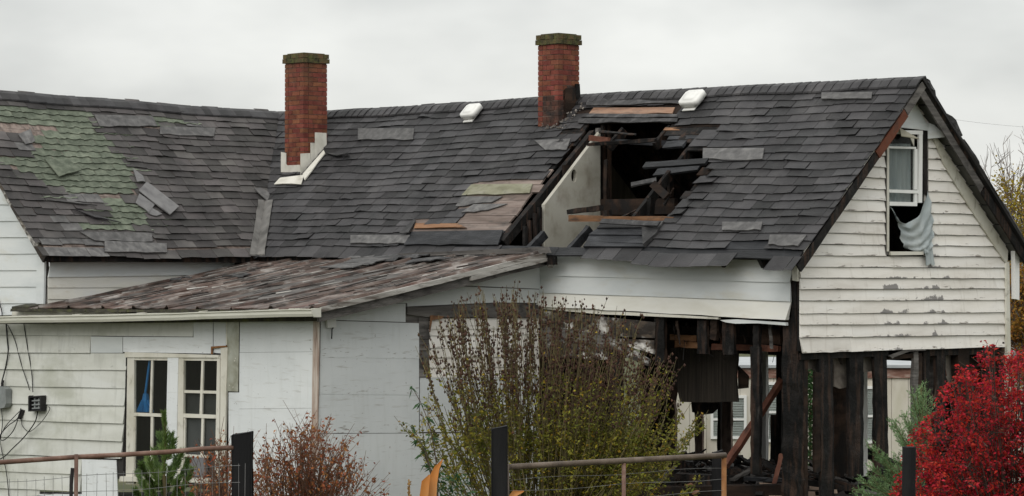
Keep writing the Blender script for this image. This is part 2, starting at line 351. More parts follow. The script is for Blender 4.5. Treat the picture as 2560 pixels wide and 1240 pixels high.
M['leaf_rust'] = mat('dry_rust_leaf', [(.13, .042, .018), (.25, .082, .030), (.36, .16, .055)], (3, 3, 3), rough=.7, rand=.4, hsv=.02, trans=.2)
M['leaf_red'] = mat('crimson_leaf', [(.20, .011, .014), (.44, .022, .026), (.66, .06, .055)], (3.5, 3.5, 3.5), rough=.7, spec=.12, rand=.45, hsv=.012, trans=.38)
M['scorched_tan'] = mat('scorched_tan_board', [(.10, .070, .055), (.19, .14, .115), (.27, .21, .18)], (9, 9, 1.5), rough=.85, rand=.2, bump=.3, bscale=(30, 30, 4), layers=[((.03, .022, .018), (5, 5, 2), .52, .68, 0, .85)])
M['leaf_maroon'] = mat('maroon_leaf', [(.055, .010, .010), (.12, .018, .016), (.18, .05, .03)], (4, 4, 4), rough=.6, rand=.4, hsv=.012, trans=.25)
M['rake_paint'] = mat('flaking_rake_paint', [(.17, .155, .14), (.36, .345, .32), (.50, .485, .46)], (2.5, 1.2, 14), rough=.75, rand=.1, bump=.3, bscale=(10, 10, 60), layers=[((.09, .07, .058), (5, 3, 16), .52, .64, 0, .85)])
M['leaf_green'] = mat('glossy_green_leaf', [(.018, .050, .014), (.032, .085, .026), (.055, .12, .045)], (4, 4, 4), rough=.45, rand=.3, trans=.25)
M['needle'] = mat('pine_needle', [(.036, .075, .018), (.095, .155, .038), (.17, .235, .07)], (6, 6, 6), rough=.5, rand=.4, trans=.2)
M['juniper'] = mat('juniper_scale', [(.075, .145, .055), (.15, .25, .105), (.24, .34, .17)], (6, 6, 6), rough=.6, rand=.4, trans=.2)
M['hedge'] = mat('deep_green_leaf', [(.010, .035, .008), (.022, .065, .014), (.04, .10, .025)], (4, 4, 4), rough=.6, rand=.4, trans=.2)
M['corn'] = mat('dry_corn_leaf', [(.42, .15, .03), (.58, .24, .06), (.62, .36, .16)], (4, 4, 1.5), rough=.6, rand=.1, trans=.25)
M['trailer'] = mat('trailer_siding', [(.46, .42, .35), (.56, .525, .46), (.60, .57, .51)], (2, 2, .8), rough=.5, rand=.08, layers=[((.42, .42, .28), (1.5, 1.5, 1), .5, .75, 0, .6)])
M['trailer_roof'] = mat('silver_roof', [(.30, .32, .335), (.40, .42, .43)], (2, 2, 2), rough=.4, rand=0)
M['rust_band'] = mat('rusted_band', [(.13, .06, .045), (.24, .13, .10), (.40, .31, .27)], (4, 4, 16), rough=.7, rand=.1)
M['blind'] = mat('window_blind', [(.42, .44, .43), (.52, .54, .52)], (2, 2, 2), rough=.6, rand=.05)
M['ground'] = mat('autumn_grass', [(.035, .045, .016), (.06, .065, .025), (.095, .085, .04)], (.9, .9, .9), rough=.95, rand=0, bump=.5, bscale=(9, 9, 9))
M['floor'] = mat('sooty_floor', [(.02, .018, .017), (.06, .05, .045), (.12, .10, .09)], (3, 3, 3), rough=.8, rand=.2)
M['tanpanel'] = mat('tan_fallen_sheet', [(.21, .145, .105), (.30, .22, .165), (.34, .27, .21)], (3, 3, 3), rough=.8, rand=.1)
gm = bpy.data.materials.new('window_glass'); gm.use_nodes = True
_n = gm.node_tree.nodes; _l = gm.node_tree.links
_p = _n['Principled BSDF']; _p.inputs['Base Color'].default_value = (.06, .06, .055, 1); _p.inputs['Roughness'].default_value = .06; _p.inputs['Specular IOR Level'].default_value = .5
_t = _n.new('ShaderNodeBsdfTransparent'); _t.inputs[0].default_value = (.96, .975, .97, 1)
_x = _n.new('ShaderNodeMixShader'); _x.inputs[0].default_value = .15
_l.new(_t.outputs[0], _x.inputs[1]); _l.new(_p.outputs[0], _x.inputs[2]); _l.new(_x.outputs[0], _n['Material Output'].inputs['Surface'])
M['glass'] = gm

# ------------------------------------------------------------------ ground: falls from the camera's rise towards and past the house
def ground_z(y):
    return interp([(-80, 2.2), (0, 1.45), (14, .75), (22, .1), (28, -.2), (36, -.35), (44, -1.8), (70, -3.0), (200, -6.0), (1500, -8.0)], y)
gx = [-1500, -500, -200, -80, -40] + [i * 2.0 for i in range(-14, 15)] + [40, 80, 200, 500, 1500]
gy = [-80, -40, -15] + [i * 2.0 for i in range(-3, 28)] + [60, 70, 90, 130, 200, 400, 800, 1500]
mb = MB()
mb.grid([[(x, y, ground_z(y) + .06 * noise.noise(Vector((x * .6, y * .6, 0))) - .06) for x in gx] for y in gy])
mb.build('ground', M['ground'], None, True, kind='structure')
# =================================================================== THE BURNED HOUSE
house = thing('burned_house', L((0, 0, 0)), 'white clapboard farmhouse with a burned out corner and a hole in its dark shingle roof', 'house')
TE, TR, SW, SR = .266, -1.95, 9.74, 12.1          # eave and ridge planes of both wings
def curve_t(pts, t): return sorted((on_t(x, y, t)[0], on_t(x, y, t)[2]) for x, y in pts)
def curve_s(pts, s): return sorted((on_s(x, y, s)[1], on_s(x, y, s)[2]) for x, y in pts)
ZRm = curve_t([(700, 283), (820, 281), (1100, 265), (1345, 247), (1460, 240), (1800, 222), (2305, 197)], TR)
ZEm = curve_t([(650, 634), (850, 634), (1000, 636), (1250, 634), (1600, 640), (1998, 648)], TE)
ZRw = curve_s([(0, 232), (250, 250), (450, 267), (690, 283)], SR)
ZEw = curve_s([(103, 631), (350, 639), (650, 637)], SW)
ZRw = [(ZRw[i][0], ZRw[i][1]) for i in range(len(ZRw))]
t0_, z0_ = ZRw[-1]; t1_, z1_ = ZRw[-2]
ZRw.append((4.2, z0_ + (z0_ - z1_) / (t0_ - t1_) * (4.2 - t0_)))
NM = Vector((0, .69, .724)); NW = Vector((-.66, 0, .75))
def SM(s, v, off=0.0):
    z = lerp(interp(ZEm, s), interp(ZRm, s), v) - .022 * math.sin(math.pi * max(0, min(1, v))) * (.5 + .5 * math.sin(s * .9 + 1)) + .008 * math.sin(s * 3.1 + v * 7)
    return Vector((s, lerp(TE, TR, v), z)) + NM * off
def SWg(t, v, off=0.0):
    z = lerp(interp(ZEw, t), interp(ZRw, t), v) - .02 * math.sin(math.pi * max(0, min(1, v))) + .008 * math.sin(t * 2.7 + v * 6)
    return Vector((lerp(SW, SR, v), t, z)) + NW * off
def inv_m(px, py):
    """photo point -> (s, v) on the main slope"""
    o, d = ray_local(px, py); k = 30.0
    for _ in range(12):
        p = [o[i] + k * d[i] for i in range(3)]
        v = (p[1] - TE) / (TR - TE); q = SM(p[0], v)
        # distance of p above the slope along its normal
        h = (p[2] - q[2]) * NM.z
        k -= h / (d[2] * NM.z + d[1] * NM.y)
    return p[0], v
def PX(p): return proj(L(p))

# ---- roof structure parts
roof = MB(L)
for s in [x * .5 for x in range(0, 24)]:            # ridge board
    pass
roof.box(-.15, 12.2, TR - .02, TR + .02, 0, .1)
roof.v = []; roof.f = []; roof.m = []; roof.a = []
segs = [(-.15 + i * .62, -.15 + (i + 1) * .62) for i in range(20)]
for a, b in segs:
    za, zb = SM(a, 1, -.06)[2], SM(b, 1, -.06)[2]
    roof.hexa([(a, TR - .02, za - .16), (b, TR - .02, zb - .16), (b, TR + .02, zb - .16), (a, TR + .02, za - .16), (a, TR - .02, za), (b, TR - .02, zb), (b, TR + .02, zb), (a, TR + .02, za)])
roof_main = roof.build('roof', M['char'], house)
mb = MB(L)
for a, b in [(TR + i * .6, TR + (i + 1) * .6) for i in range(10)]:
    za, zb = SWg(a, 1, -.05)[2], SWg(b, 1, -.05)[2]
    mb.hexa([(SR - .02, a, za - .15), (SR + .02, a, za - .15), (SR + .02, b, zb - .15), (SR - .02, b, zb - .15), (SR - .02, a, za), (SR + .02, a, za), (SR + .02, b, zb), (SR - .02, b, zb)])
roof_wing = mb.build('roof', M['grey_wood'], house)
# far slopes: boards and a shingle skin, seen only along their edges
def back_m(s, v, off=0.0):
    return Vector((s, lerp(-4.166, TR, v), lerp(interp(ZEm, s), interp(ZRm, s), v) + 0)) + Vector((0, -.69, .724)) * off
for nm, mt, o0, o1, s0 in (('roof_skin', M['char'], -.05, -.012, -.20), ('roof_skin', M['shingle'], -.008, .02, -.245)):
    mb = MB(L)
    ss = [s0 + i * .2 for i in range(62)]
    top = []; bot = []
    for i, s in enumerate(ss):
        jv = [0, .25, .5, .75, 1.0]
        top.append([back_m(s + (R(-.03, .03) if i == 0 else 0), v, o1 + R(0, .008)) for v in jv])
        bot.append([back_m(s, v, o0) for v in jv])
    t_ = mb.grid(top); b_ = mb.grid(bot)
    for i in range(len(ss) - 1): mb.fc(t_[i][0], t_[i + 1][0], b_[i + 1][0], b_[i][0])
    for j in range(4): mb.fc(t_[0][j], t_[0][j + 1], b_[0][j + 1], b_[0][j])
    mb.build(nm, mt, roof_main)
mb = MB(L)
for i in range(2):
    o0, o1 = ((-.03, 0), (.002, .02))[i]
    mb.mat = i
    def bw(t, v, off): return Vector((lerp(SR + 2.36, SR, v), t, lerp(interp(ZEw, t), interp(ZRw, t), v))) + Vector((.66, 0, .75)) * off
    c = [(TR, 0), (4.0, 0), (4.0, 1), (TR, 1)]
    mb.hexa([bw(t, v, o0) for t, v in c] + [bw(t, v, o1) for t, v in c])
mb.build('roof_skin', [M['grey_wood'], M['shingle']], roof_wing)

# ---- the burned hole and the other bare places, as outlines on the slope
HOLE = zp(Z3, [(640, 268), (1190, 262), (1185, 300), (1110, 292), (1105, 345), (1230, 350), (1235, 395), (1450, 400), (1418, 432), (1365, 482), (1345, 520), (1322, 575), (1264, 640), (1222, 700), (1190, 745), (1135, 800), (1100, 838),
                 (985, 862), (720, 862), (640, 945), (625, 985), (380, 990), (90, 985), (150, 905), (300, 690), (440, 520), (600, 330)])
BARE = [zp(Z3, [(90, 935), (640, 935), (640, 1030), (90, 1030)]), zp(Z2, [(1085, 803), (1400, 798), (1420, 830), (1240, 1035), (1100, 1040), (800, 1034), (780, 995), (1000, 988), (1020, 935), (990, 900), (1035, 860)]),
        zp(Z2, [(772, 1038), (1245, 1030), (1235, 1125), (735, 1122)]),
        zp(Z3, [(600, 160), (1175, 165), (1190, 265), (600, 270)]),
        zp(Z3, [(1095, 285), (1365, 285), (1350, 345), (1100, 350)]),
        zp(Z3, [(1420, 398), (1650, 400), (1640, 418), (1420, 420)]),
        zp(Z2, [(1500, 560), (1590, 530), (1585, 575), (1500, 580)]),
        zp(Z3, [(1505, 985), (1700, 940), (1725, 960), (1690, 1060), (1510, 1060)]),
        zp(Z3, [(640, 850), (1000, 850), (970, 1010), (620, 1000)])]
WORN = [zp(Z2, [(515, 528), (795, 528), (790, 583), (515, 585)]), zp(Z2, [(478, 1062), (775, 1062), (760, 1104), (478, 1104)]),
        zp(Z3, [(1335, 415), (1700, 415), (1690, 482), (1335, 482)]), zp(Z3, [(1450, 855), (1690, 855), (1680, 905), (1450, 905)]),
        zp(Z3, [(1730, 930), (1960, 930), (1940, 1075), (1680, 1075)]), zp(Z4, [(262, 92), (475, 90), (470, 118), (262, 120)]), zp(Z4, [(165, 102), (215, 102), (215, 126), (165, 126)]),
        zp(Z3, [(1900, 108), (1975, 108), (1975, 132), (1900, 132)]), zp(Z3, [(330, 355), (545, 355), (520, 430), (330, 430)])]
GREEN = [zp(Z1, p) for p in ([(-60, 180), (200, 205), (385, 228), (555, 262), (590, 335), (640, 450), (720, 545), (790, 600), (860, 695), (740, 700), (735, 740), (790, 790), (905, 872), (805, 962), (700, 950), (520, 942), (480, 890), (560, 890), (700, 905), (690, 860), (600, 800), (560, 745), (420, 742), (320, 690), (180, 615), (90, 560), (85, 500), (245, 492), (205, 450), (280, 392), (250, 322), (-60, 296)],
                             [(870, 262), (1115, 280), (1165, 332), (905, 332)], [(380, 228), (540, 235), (540, 262), (380, 262)])]
WWORN = [zp(Z1, p) for p in ([(560, 262), (905, 272), (935, 332), (590, 330)], [(950, 332), (1280, 340), (1270, 392), (950, 378)], [(265, 1000), (470, 1000), (470, 1070), (265, 1070)], [(530, 1010), (620, 1010), (620, 1080), (530, 1080)], [(620, 1015), (990, 1030), (990, 1085), (620, 1080)],
                             [(470, 960), (900, 968), (905, 1020), (560, 1012)], [(430, 745), (600, 750), (620, 805), (440, 800)], [(640, 860), (715, 870), (715, 910), (650, 905)], [(240, 610), (370, 690), (250, 690)], [(270, 215), (375, 230), (370, 265), (290, 265)], [(1120, 280), (1225, 285), (1225, 315), (1140, 315)], [(110, 375), (175, 350), (235, 490), (170, 490)], [(330, 880), (480, 890), (480, 940), (440, 950)])]
WBARE = [zp(Z1, p) for p in ([(-60, 305), (245, 315), (285, 392), (215, 432), (120, 380), (-60, 355)], [(505, 655), (590, 665), (715, 725), (730, 752), (570, 745)], [(770, 876), (892, 880), (850, 915), (790, 915)], [(255, 518), (330, 515), (300, 542), (265, 540)], [(0, 500), (60, 505), (110, 560), (50, 560), (0, 540)], [(110, 570), (190, 580), (200, 615), (150, 610)], [(760, 700), (830, 708), (800, 770), (745, 740)])]
def anyin(p, polys): return any(inside(p, q) for q in polys)

def plank_row(S, v0, v1, spans, matf, parent, th=.022):
    for (a, b) in spans:
        if b - a < .05: continue
        mb = MB(L); n = max(1, int((b - a) / .7)); ja, jb = R(-.02, .02), R(-.02, .02)
        lo = []; hi = []
        for i in range(n + 1):
            q = lerp(a, b, i / n); j0 = ja if i == 0 else 0; j1 = jb if i == n else 0
            w_ = R(-.002, .002)
            lo.append([S(q + j0 + j1, v0, -.004 - th), S(q + j0 * .3 + j1 * .3, v1, -.004 - th)])
            hi.append([S(q + j0 + j1, v0, -.004 + w_), S(q + j0 * .3 + j1 * .3, v1, -.004 + w_)])
        A = mb.grid(lo); B = mb.grid(hi)
        for i in range(n):
            mb.fc(A[i][0], A[i + 1][0], B[i + 1][0], B[i][0]); mb.fc(A[i][1], B[i][1], B[i + 1][1], A[i + 1][1])
        mb.fc(A[0][0], B[0][0], B[0][1], A[0][1]); mb.fc(A[n][0], A[n][1], B[n][1], B[n][0])
        mb.build('deck_board', matf((a + b) / 2, (v0 + v1) / 2), parent)
# main slope boards, cut by the hole
NP = 21
for k in range(NP):
    v0, v1 = k / NP + .0012, (k + 1) / NP - .0012
    vm = (v0 + v1) / 2; vs = lerp(SW, SR, vm) - .03
    spans = []; cur = -.19; s = -.19; prev = False
    while s < vs:
        h = inside(PX(SM(s, vm)), HOLE)
        if h and not prev: spans.append((cur, s + R(-.05, .06)))
        if prev and not h: cur = s - R(-.03, .09)
        prev = h; s += .03
    spans.append((cur, vs))
    def mf(a, v):
        p = PX(SM(a, v))
        if v > .97: return M['char']
        if inside(PX(SM(3.3, v)), BARE[3]) and 2.3 < a < 6 and .86 < v < .93: return M['deck_orange']
        if v < .135 : return M['wetboard']
        if a > 4 and v < .52: return M['deck']
        return M['char_brown'] if R(0, 1) < .4 else M['char']
    sp2 = []
    for a, b in spans:
        while b - a > 4.6:
            c = a + R(2.2, 4.2); sp2.append((a, c - .003)); a = c
        sp2.append((a, b))
    # a board that shows beside the hole keeps its own piece
    plank_row(SM, v0, v1, sp2, mf, roof_main)
NPW = 22
for k in range(NPW):
    v0, v1 = k / NPW + .001, (k + 1) / NPW - .001
    plank_row(SWg, v0, v1, [(lerp(TE, TR, (v0 + v1) / 2) + .04, 3.7)], lambda a, v: M['deck'], roof_wing)

# ---- shingles
def tab(mb, S, a0, a1, v0, v1, lift, curl, clamp=None, nc=2, rag=0.0, base=0.0, th=.0065):
    cols_ = []
    up = [R(-.3, 1) * curl for _ in range(nc + 1)]
    for i in range(nc + 1):
        a = lerp(a0, a1, i / nc); vb = v0 + R(-rag, rag)
        c = []
        for q, o in ((v1, .002), (lerp(vb, v1, .42), lift * .55), (lerp(vb, v1, .12), lift + up[i] * .25), (vb, lift + up[i])):
            c.append((clamp(a, q) if clamp else a, q, base + o))
        cols_.append(c)
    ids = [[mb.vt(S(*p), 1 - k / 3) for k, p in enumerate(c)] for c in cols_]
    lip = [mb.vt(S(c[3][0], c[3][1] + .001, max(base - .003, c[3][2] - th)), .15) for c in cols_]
    for i in range(nc):
        for k in range(3): mb.fc(ids[i][k], ids[i][k + 1], ids[i + 1][k + 1], ids[i + 1][k])
        mb.fc(ids[i][3], lip[i], lip[i + 1], ids[i + 1][3])
    # underside and ends
    tb = [mb.vt(S(c[0][0], c[0][1], base - .001), .9) for c in (cols_[0], cols_[-1])]
    mb.fc(*(ids[0] [::-1] + [tb[0], lip[0]])); mb.fc(*(ids[-1] + [lip[-1], tb[1]]))
    mb.fc(*([tb[0], tb[1]] + lip[::-1]))
    return ids
NR = 22; EX = 1.0 / NR
jobs = []          # (area, roof, class, args)
def rowwave(a, k): return .0035 * noise.noise(Vector((a * .7, k * 3.7, .3))) + .0022 * noise.noise(Vector((a * 2.3, k * 1.7, 5)))
for k in range(NR):
    a = -.235 - R(0, .3); v0 = k * EX
    first = True
    while a < 12.3:
        wd = .305 + R(-.035, .045)
        b = a + wd; aa = max(a, -.235 + R(-.012, .012)); am = (aa + b) / 2
        if b > aa + .05:
            vm = v0 + EX * .5
            if aa < lerp(SW, SR, vm) + .02:
                p = PX(SM(am, vm)); pa = PX(SM(lerp(aa, b, .2), vm)); pb = PX(SM(lerp(aa, b, .8), vm))
                if inside(p, HOLE) or anyin(p, BARE) or (inside(pa, HOLE) and inside(pb, HOLE)): pass
                else:
                    # nibble tabs that stick over the hole
                    if inside(pb, HOLE): b = lerp(aa, b, .72)
                    if inside(pa, HOLE): aa = lerp(aa, b, .28)
                    cls = 0
                    near = anyin((p[0] + 40, p[1]), [HOLE]) or anyin((p[0] - 45, p[1]), [HOLE])
                    dv = rowwave(am, k); r_ = R(0, 1)
                    wet = 0
                    v0_ = v0 + dv + (R(-.0014, .0014) if R(0, 1) < .75 else R(.001, .006))
                    drop = 0
                    if k == 0: v0_ = -.03 + R(-.006, .006)
                    if k == 0 and 1620 < p[0] < 1830: v0_ = -.055 + R(-.003, .003)
                    if k == 0 and p[0] > 1900: v0_ = -.062 + R(-.004, .004)
                    curl = R(0, .012) + (.016 if r_ < .12 else 0) + (R(0, .04) if near else 0)
                    ar = 1 / (PX(SM(am, vm)) and L(SM(am, vm)).y) ** 2
                    vis = -30 < p[0] < 2590
                    jobs.append((ar if vis else 0, 'm', cls, (aa + .002, b - R(.002, .007), v0_, v0_ + EX * 1.28 + (0 if k else .02), .014 + R(0, .003), curl, .0016)))
        a = b
NRW = 22; EXW = 1.0 / NRW
for k in range(NRW):
    a = -2.2 - R(0, .3); v0 = k * EXW
    while a < 3.82:
        wd = .30 + R(-.05, .05); b = min(a + wd, 3.82 + R(-.012, .012)); vm = v0 + .5 * EXW; am = (a + b) / 2
        tv = lerp(TE, TR, vm)
        if b > tv - .02 and b - a > .05:
            p = PX(SWg(am, vm))
            if anyin(p, WBARE): pass
            elif anyin(p, GREEN): pass
            else:
                cls = 1 if anyin(p, WWORN[2:4] + WWORN[6:]) else 0
                v0_ = v0 + rowwave(am, k + 40) + (R(-.0015, .0015) if R(0, 1) < .6 else R(.003, .009)) - (.022 if k == 0 else 0)
                jobs.append((1 / L(SWg(am, vm)).y ** 2 if p[0] > -20 else 0, 'w', cls, (a + .002, b - R(.002, .007), v0_, v0_ + EXW * 1.28, .014 + R(0, .004) , R(0, .012) + (.012 if R(0, 1) < .2 else 0), .002)))
        a = b
def clamp_m(a, v): return min(a, lerp(SW, SR, v) + .035)
def clamp_w(t, v): return max(t, lerp(TE, TR, v) - .035)
order = sorted(range(len(jobs)), key=lambda i: -jobs[i][0])
single = set(order[:262])
field = {('m'): MB(L), ('w'): MB(L)}
for i, (ar, wh, cls, ag) in enumerate(jobs):
    S, cl, par = (SM, clamp_m, roof_main) if wh == 'm' else (SWg, clamp_w, roof_wing)
    a0, a1, v0, v1, lift, curl, rag = ag
    b = MB(L) if i in single else field[wh]
    b.mat = cls
    dark = R(0, 1)
    tab(b, S, a0, a1, v0, v1, lift, curl, cl, 2, rag)
    if i in single:
        b.m = [0] * len(b.f)
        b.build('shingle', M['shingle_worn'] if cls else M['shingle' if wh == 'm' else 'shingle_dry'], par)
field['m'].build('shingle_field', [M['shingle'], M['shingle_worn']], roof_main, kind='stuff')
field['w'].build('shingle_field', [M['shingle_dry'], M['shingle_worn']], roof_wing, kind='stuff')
# the older green roofing left under the stripped courses: scalloped strips
strips = []
random.seed(5)
for k in range(26):
    v0 = k / 26.0; a = -1.2 - R(0, .2) - .31 * (k % 2)
    while a < 3.8:
        b = a + .62; am = (a + b) / 2; vm = v0 + .02
        p = PX(SWg(am, vm)); p2 = PX(SWg(lerp(a, b, .15), vm)); p3 = PX(SWg(lerp(a, b, .85), vm))
        n_in = sum(anyin(q, GREEN) for q in (p, p2, p3))
        bare = sum(anyin(q, WBARE) for q in (p, p2, p3))
        if n_in >= 1 and bare < 2 and b < 3.81: strips.append((a, b, v0))
        a = b
for n_, (a, b, v0) in enumerate(strips):
    mb = MB(L); nc = 14
    ids = []; lip = []
    for i in range(nc + 1):
        t = lerp(a + .004, b - .004, i / nc)
        vb = v0 - .004 + .004 * noise.noise(Vector((t * 9, v0 * 50, 1))) + .0035 * noise.noise(Vector((t * 30, v0 * 50, 4))) + (.003 if i % 5 < 2 else -.002)
        c = [(t, vb + .052, -.001), (t, vb + .012, .005), (t, vb, .011 + R(0, .010))]
        ids.append([mb.vt(SWg(*q), 1 - k / 2) for k, q in enumerate(c)])
        lip.append(mb.vt(SWg(t, vb + .001, -.002), .2))
    for i in range(nc):
        for k in range(2): mb.fc(ids[i][k], ids[i][k + 1], ids[i + 1][k + 1], ids[i + 1][k])
        mb.fc(ids[i][2], lip[i], lip[i + 1], ids[i + 1][2])
    mb.build('green_shingle', M['shingle_green'], roof_wing)
# ridge caps
def ridge_caps(S, Sb, a0, a1, par, worn=0):
    a = a0
    while a < a1:
        mb = MB(L); b = a + .20; up = R(.012, .022)
        rows = []
        for q, o in ((a, up), (a + .1, up * .8), (b, .002)):
            rows.append([S(q, .948, .018 + o + R(0, .004)), S(q, .985, .020 + o), Sb(q, 1.0, .03 + o), Sb(q, .985, .022 + o), Sb(q, .95, .018 + o)])
        t_ = mb.grid(rows)
        l_ = [mb.vt(Vector(p) - Vector((0, 0, .018)), .2) for p in rows[0]]
        for j in range(4): mb.fc(t_[0][j], l_[j], l_[j + 1], t_[0][j + 1])
        e0 = [mb.vt(Vector(r[0]) - Vector((0, 0, .022)), .3) for r in rows]; e1 = [mb.vt(Vector(r[4]) - Vector((0, 0, .022)), .3) for r in rows]
        for j in range(2):
            mb.fc(t_[j][0], t_[j + 1][0], e0[j + 1], e0[j]); mb.fc(t_[j][4], e1[j], e1[j + 1], t_[j + 1][4])
        mb.build('ridge_cap', M['shingle'], par)
        a += .145
ridge_caps(SM, back_m, -.25, 12.0, roof_main)
def bwf(t, v, off=0): return Vector((lerp(SR + 2.36, SR, v), t, lerp(interp(ZEw, t), interp(ZRw, t), v))) + Vector((.66, 0, .75)) * off
ridge_caps(SWg, bwf, -1.9, 3.75, roof_wing)
# valley strip: worn metal and mineral felt where the two slopes meet
mb = MB(L)
rows = []
for i in range(10):
    v = lerp(-.01, .36, i / 9); sv = lerp(SW, SR, v); tv = lerp(TE, TR, v)
    c = Vector((sv, tv, SM(sv, v)[2]))
    rows.append([SM(sv - .20 - R(0, .02), v, .032), SM(sv - .07, v, .028), c + Vector((0, 0, .024)), SWg(tv + .06, v, .028), SWg(tv + .13 + R(0, .02), v, .032)])
t_ = mb.grid(rows); r2 = mb.grid([[p - Vector((0, 0, .02)) for p in r] for r in rows])
for i in range(9):
    mb.fc(t_[i][0], t_[i + 1][0], r2[i + 1][0], r2[i][0]); mb.fc(t_[i][4], r2[i][4], r2[i + 1][4], t_[i + 1][4])
for j in range(4): mb.fc(t_[0][j], r2[0][j], r2[0][j + 1], t_[0][j + 1])
mb.build('valley_flashing', mat('valley_metal', [(.075, .072, .068), (.14, .135, .128), (.20, .19, .18)], (5, 5, 5), rough=.6, rand=0), roof_main)
# bigger cap pieces along the valley where the main slope's courses end
# ---- rafters, collar and burned framing seen through the hole
def rafter(s, v0, v1, m, off=-.03, h=.13, wd=.05, tilt=0.0):
    mb = MB(L); p0 = SM(s, v0, off - h / 2); p1 = SM(s + tilt, v1, off - h / 2)
    mb.beam(p0, p1, wd, h, NM, 5, .006); mb.build('rafter', m, roof_main)
def s_at(px, py): return inv_m(px, py)
for (x0, y0, x1, y1, mt, wd) in [(1318, 617, 1356, 577, 'wetboard', .06), (1417, 622, 1470, 562, 'wetboard', .06), (1572, 553, 1672, 424, 'char', .055), (1688, 408, 1722, 366, 'char', .05), (1517, 362, 1556, 318, 'char', .05), (1632, 358, 1672, 312, 'char', .05), (1252, 600, 1480, 325, 'char', .09)]:
    (s0, v0), (s1, v1) = inv_m(x0, y0), inv_m(x1, y1)
    mb = MB(L); mb.beam(SM(s0, v0, -.06), SM(s1, v1, -.06), wd, .11, NM, 5, .005); mb.build('rafter', M[mt], roof_main)
for s in (6.3, 6.95, 7.6, 8.3, 9.0, 1.0, .4):
    if s > 4 or s < 2: rafter(s, 0.0, .98, M['char'])
for s in [i * .55 + .2 for i in range(22)]:          # rafters of the far slope
    mb = MB(L); mb.beam(back_m(s, .02, -.11), back_m(s, .98, -.11), .05, .12, (0, -.69, .72), 3, .005); mb.build('rafter', M['char'], roof_main)
# battens of the far slope seen dark inside
zA = 2.93
def in_px(px, py, t): return on_t(px, py, t)
mb = MB(L); mb.beam(on_t(1470, 362, -1.0), on_t(1640, 350, -1.0), .04, .045, (0, 0, 1), 4, .006); mb.build('collar_beam', M['char'], roof_main)
mb = MB(L); mb.beam(on_t(1500, 352, -1.35), on_t(1712, 360, -1.35), .04, .06, (0, 0, 1), 4, .006); mb.build('collar_beam', M['wetboard'], roof_main)
mb = MB(L); mb.beam(on_t(1474, 345, -1.25), on_t(1522, 350, -1.25), .04, .07, (0, 0, 1), 2, .004); mb.build('collar_beam', M['brace'], roof_main)
mb = MB(L); mb.beam(on_t(1426, 546, -.25), on_t(1690, 550, -.25), .09, .075, (0, 0, 1), 7, .006); mb.build('attic_beam', M['deck_orange'], roof_main)
mb = MB(L); mb.beam(on_t(1424, 530, -.27), on_t(1503, 520, -.27), .10, .06, (0, 0, 1), 3, .006); mb.build('attic_beam', M['char'], roof_main)
mb = MB(L); mb.beam(on_t(1505, 518, -1.2), on_t(1690, 515, -1.2), .05, .2, (0, 0, 1), 3, .006); mb.build('attic_beam', M['char_brown'], roof_main)
mb = MB(L); mb.beam(on_t(1520, 556, -.3), on_t(1518, 525, -.3), .09, .07, (1, 0, 0), 2, .004); mb.build('attic_post', M['char'], roof_main)
mb = MB(L); mb.beam(on_t(1622, 560, -.5), on_t(1628, 495, -.5), .09, .07, (1, 0, 0), 2, .004); mb.build('attic_post', M['char'], roof_main)
mb = MB(L); mb.beam(on_t(1676, 492, -1.0), on_t(1676, 428, -1.0), .07, .05, (1, 0, 0), 2, .003); mb.build('attic_post', M['char_brown'], roof_main)
mb = MB(L); mb.beam(on_t(1632, 460, -.5), on_t(1668, 492, -.45), .10, .045, (0, 1, .6), 2, .003); mb.build('loose_batten', M['char_brown'], roof_main)
mb = MB(L); mb.beam(on_t(1612, 414, -.62), on_t(1768, 404, -.72), .10, .035, NM, 4, .004); mb.build('deck_board', M['wetboard'], roof_main)
mb = MB(L); mb.beam(on_t(1578, 462, -.55), on_t(1640, 450, -.75), .09, .02, NM, 3, .004); mb.build('deck_board', M['felt'], roof_main)
mb = MB(L); mb.beam(on_t(1640, 432, -.9), on_t(1750, 418, -.9), .13, .03, NM, 3, .004); mb.build('deck_board', M['wetboard'], roof_main)
mb = MB(L); mb.beam(on_t(1503, 553, .0), on_t(1648, 560, .0), .08, .022, NM, 3, .004); mb.build('deck_board', M['felt'], roof_main)
mb = MB(L); mb.beam(on_t(1662, 324, -1.42), on_t(1768, 326, -1.42), .045, .03, NM, 3, .004); mb.build('deck_board', M['deck_orange'], roof_main)
mb = MB(L); mb.beam(on_t(1672, 346, -1.3), on_t(1760, 344, -1.3), .06, .03, NM, 3, .004); mb.build('deck_board', M['wetboard'], roof_main)
mb = MB(L); mb.beam(on_t(1662, 363, -1.2), on_t(1712, 360, -1.2), .12, .03, NM, 3, .004); mb.build('deck_board', M['wetboard'], roof_main)
# splintered laths and broken boards caught in the opening
random.seed(21)
for (x0, y0, x1, y1, t0, t1, w_, m) in [(1500, 330, 1590, 336, -1.3, -1.25, .05, 'char'), 
                                        (1515, 400, 1512, 530, -1.2, -1.2, .06, 'char_brown'), 
                                        (1660, 512, 1684, 470, -.7, -.8, .04, 'char'), (1600, 300, 1690, 306, -1.55, -1.55, .05, 'felt'), (1552, 545, 1600, 520, -.4, -.5, .03, 'char')]:
    mb = MB(L); mb.beam(on_t(x0, y0, t0), on_t(x1, y1, t1), w_, .022, NM, 4, .006, R(.4, .9)); mb.build('broken_lath', M[m], roof_main)
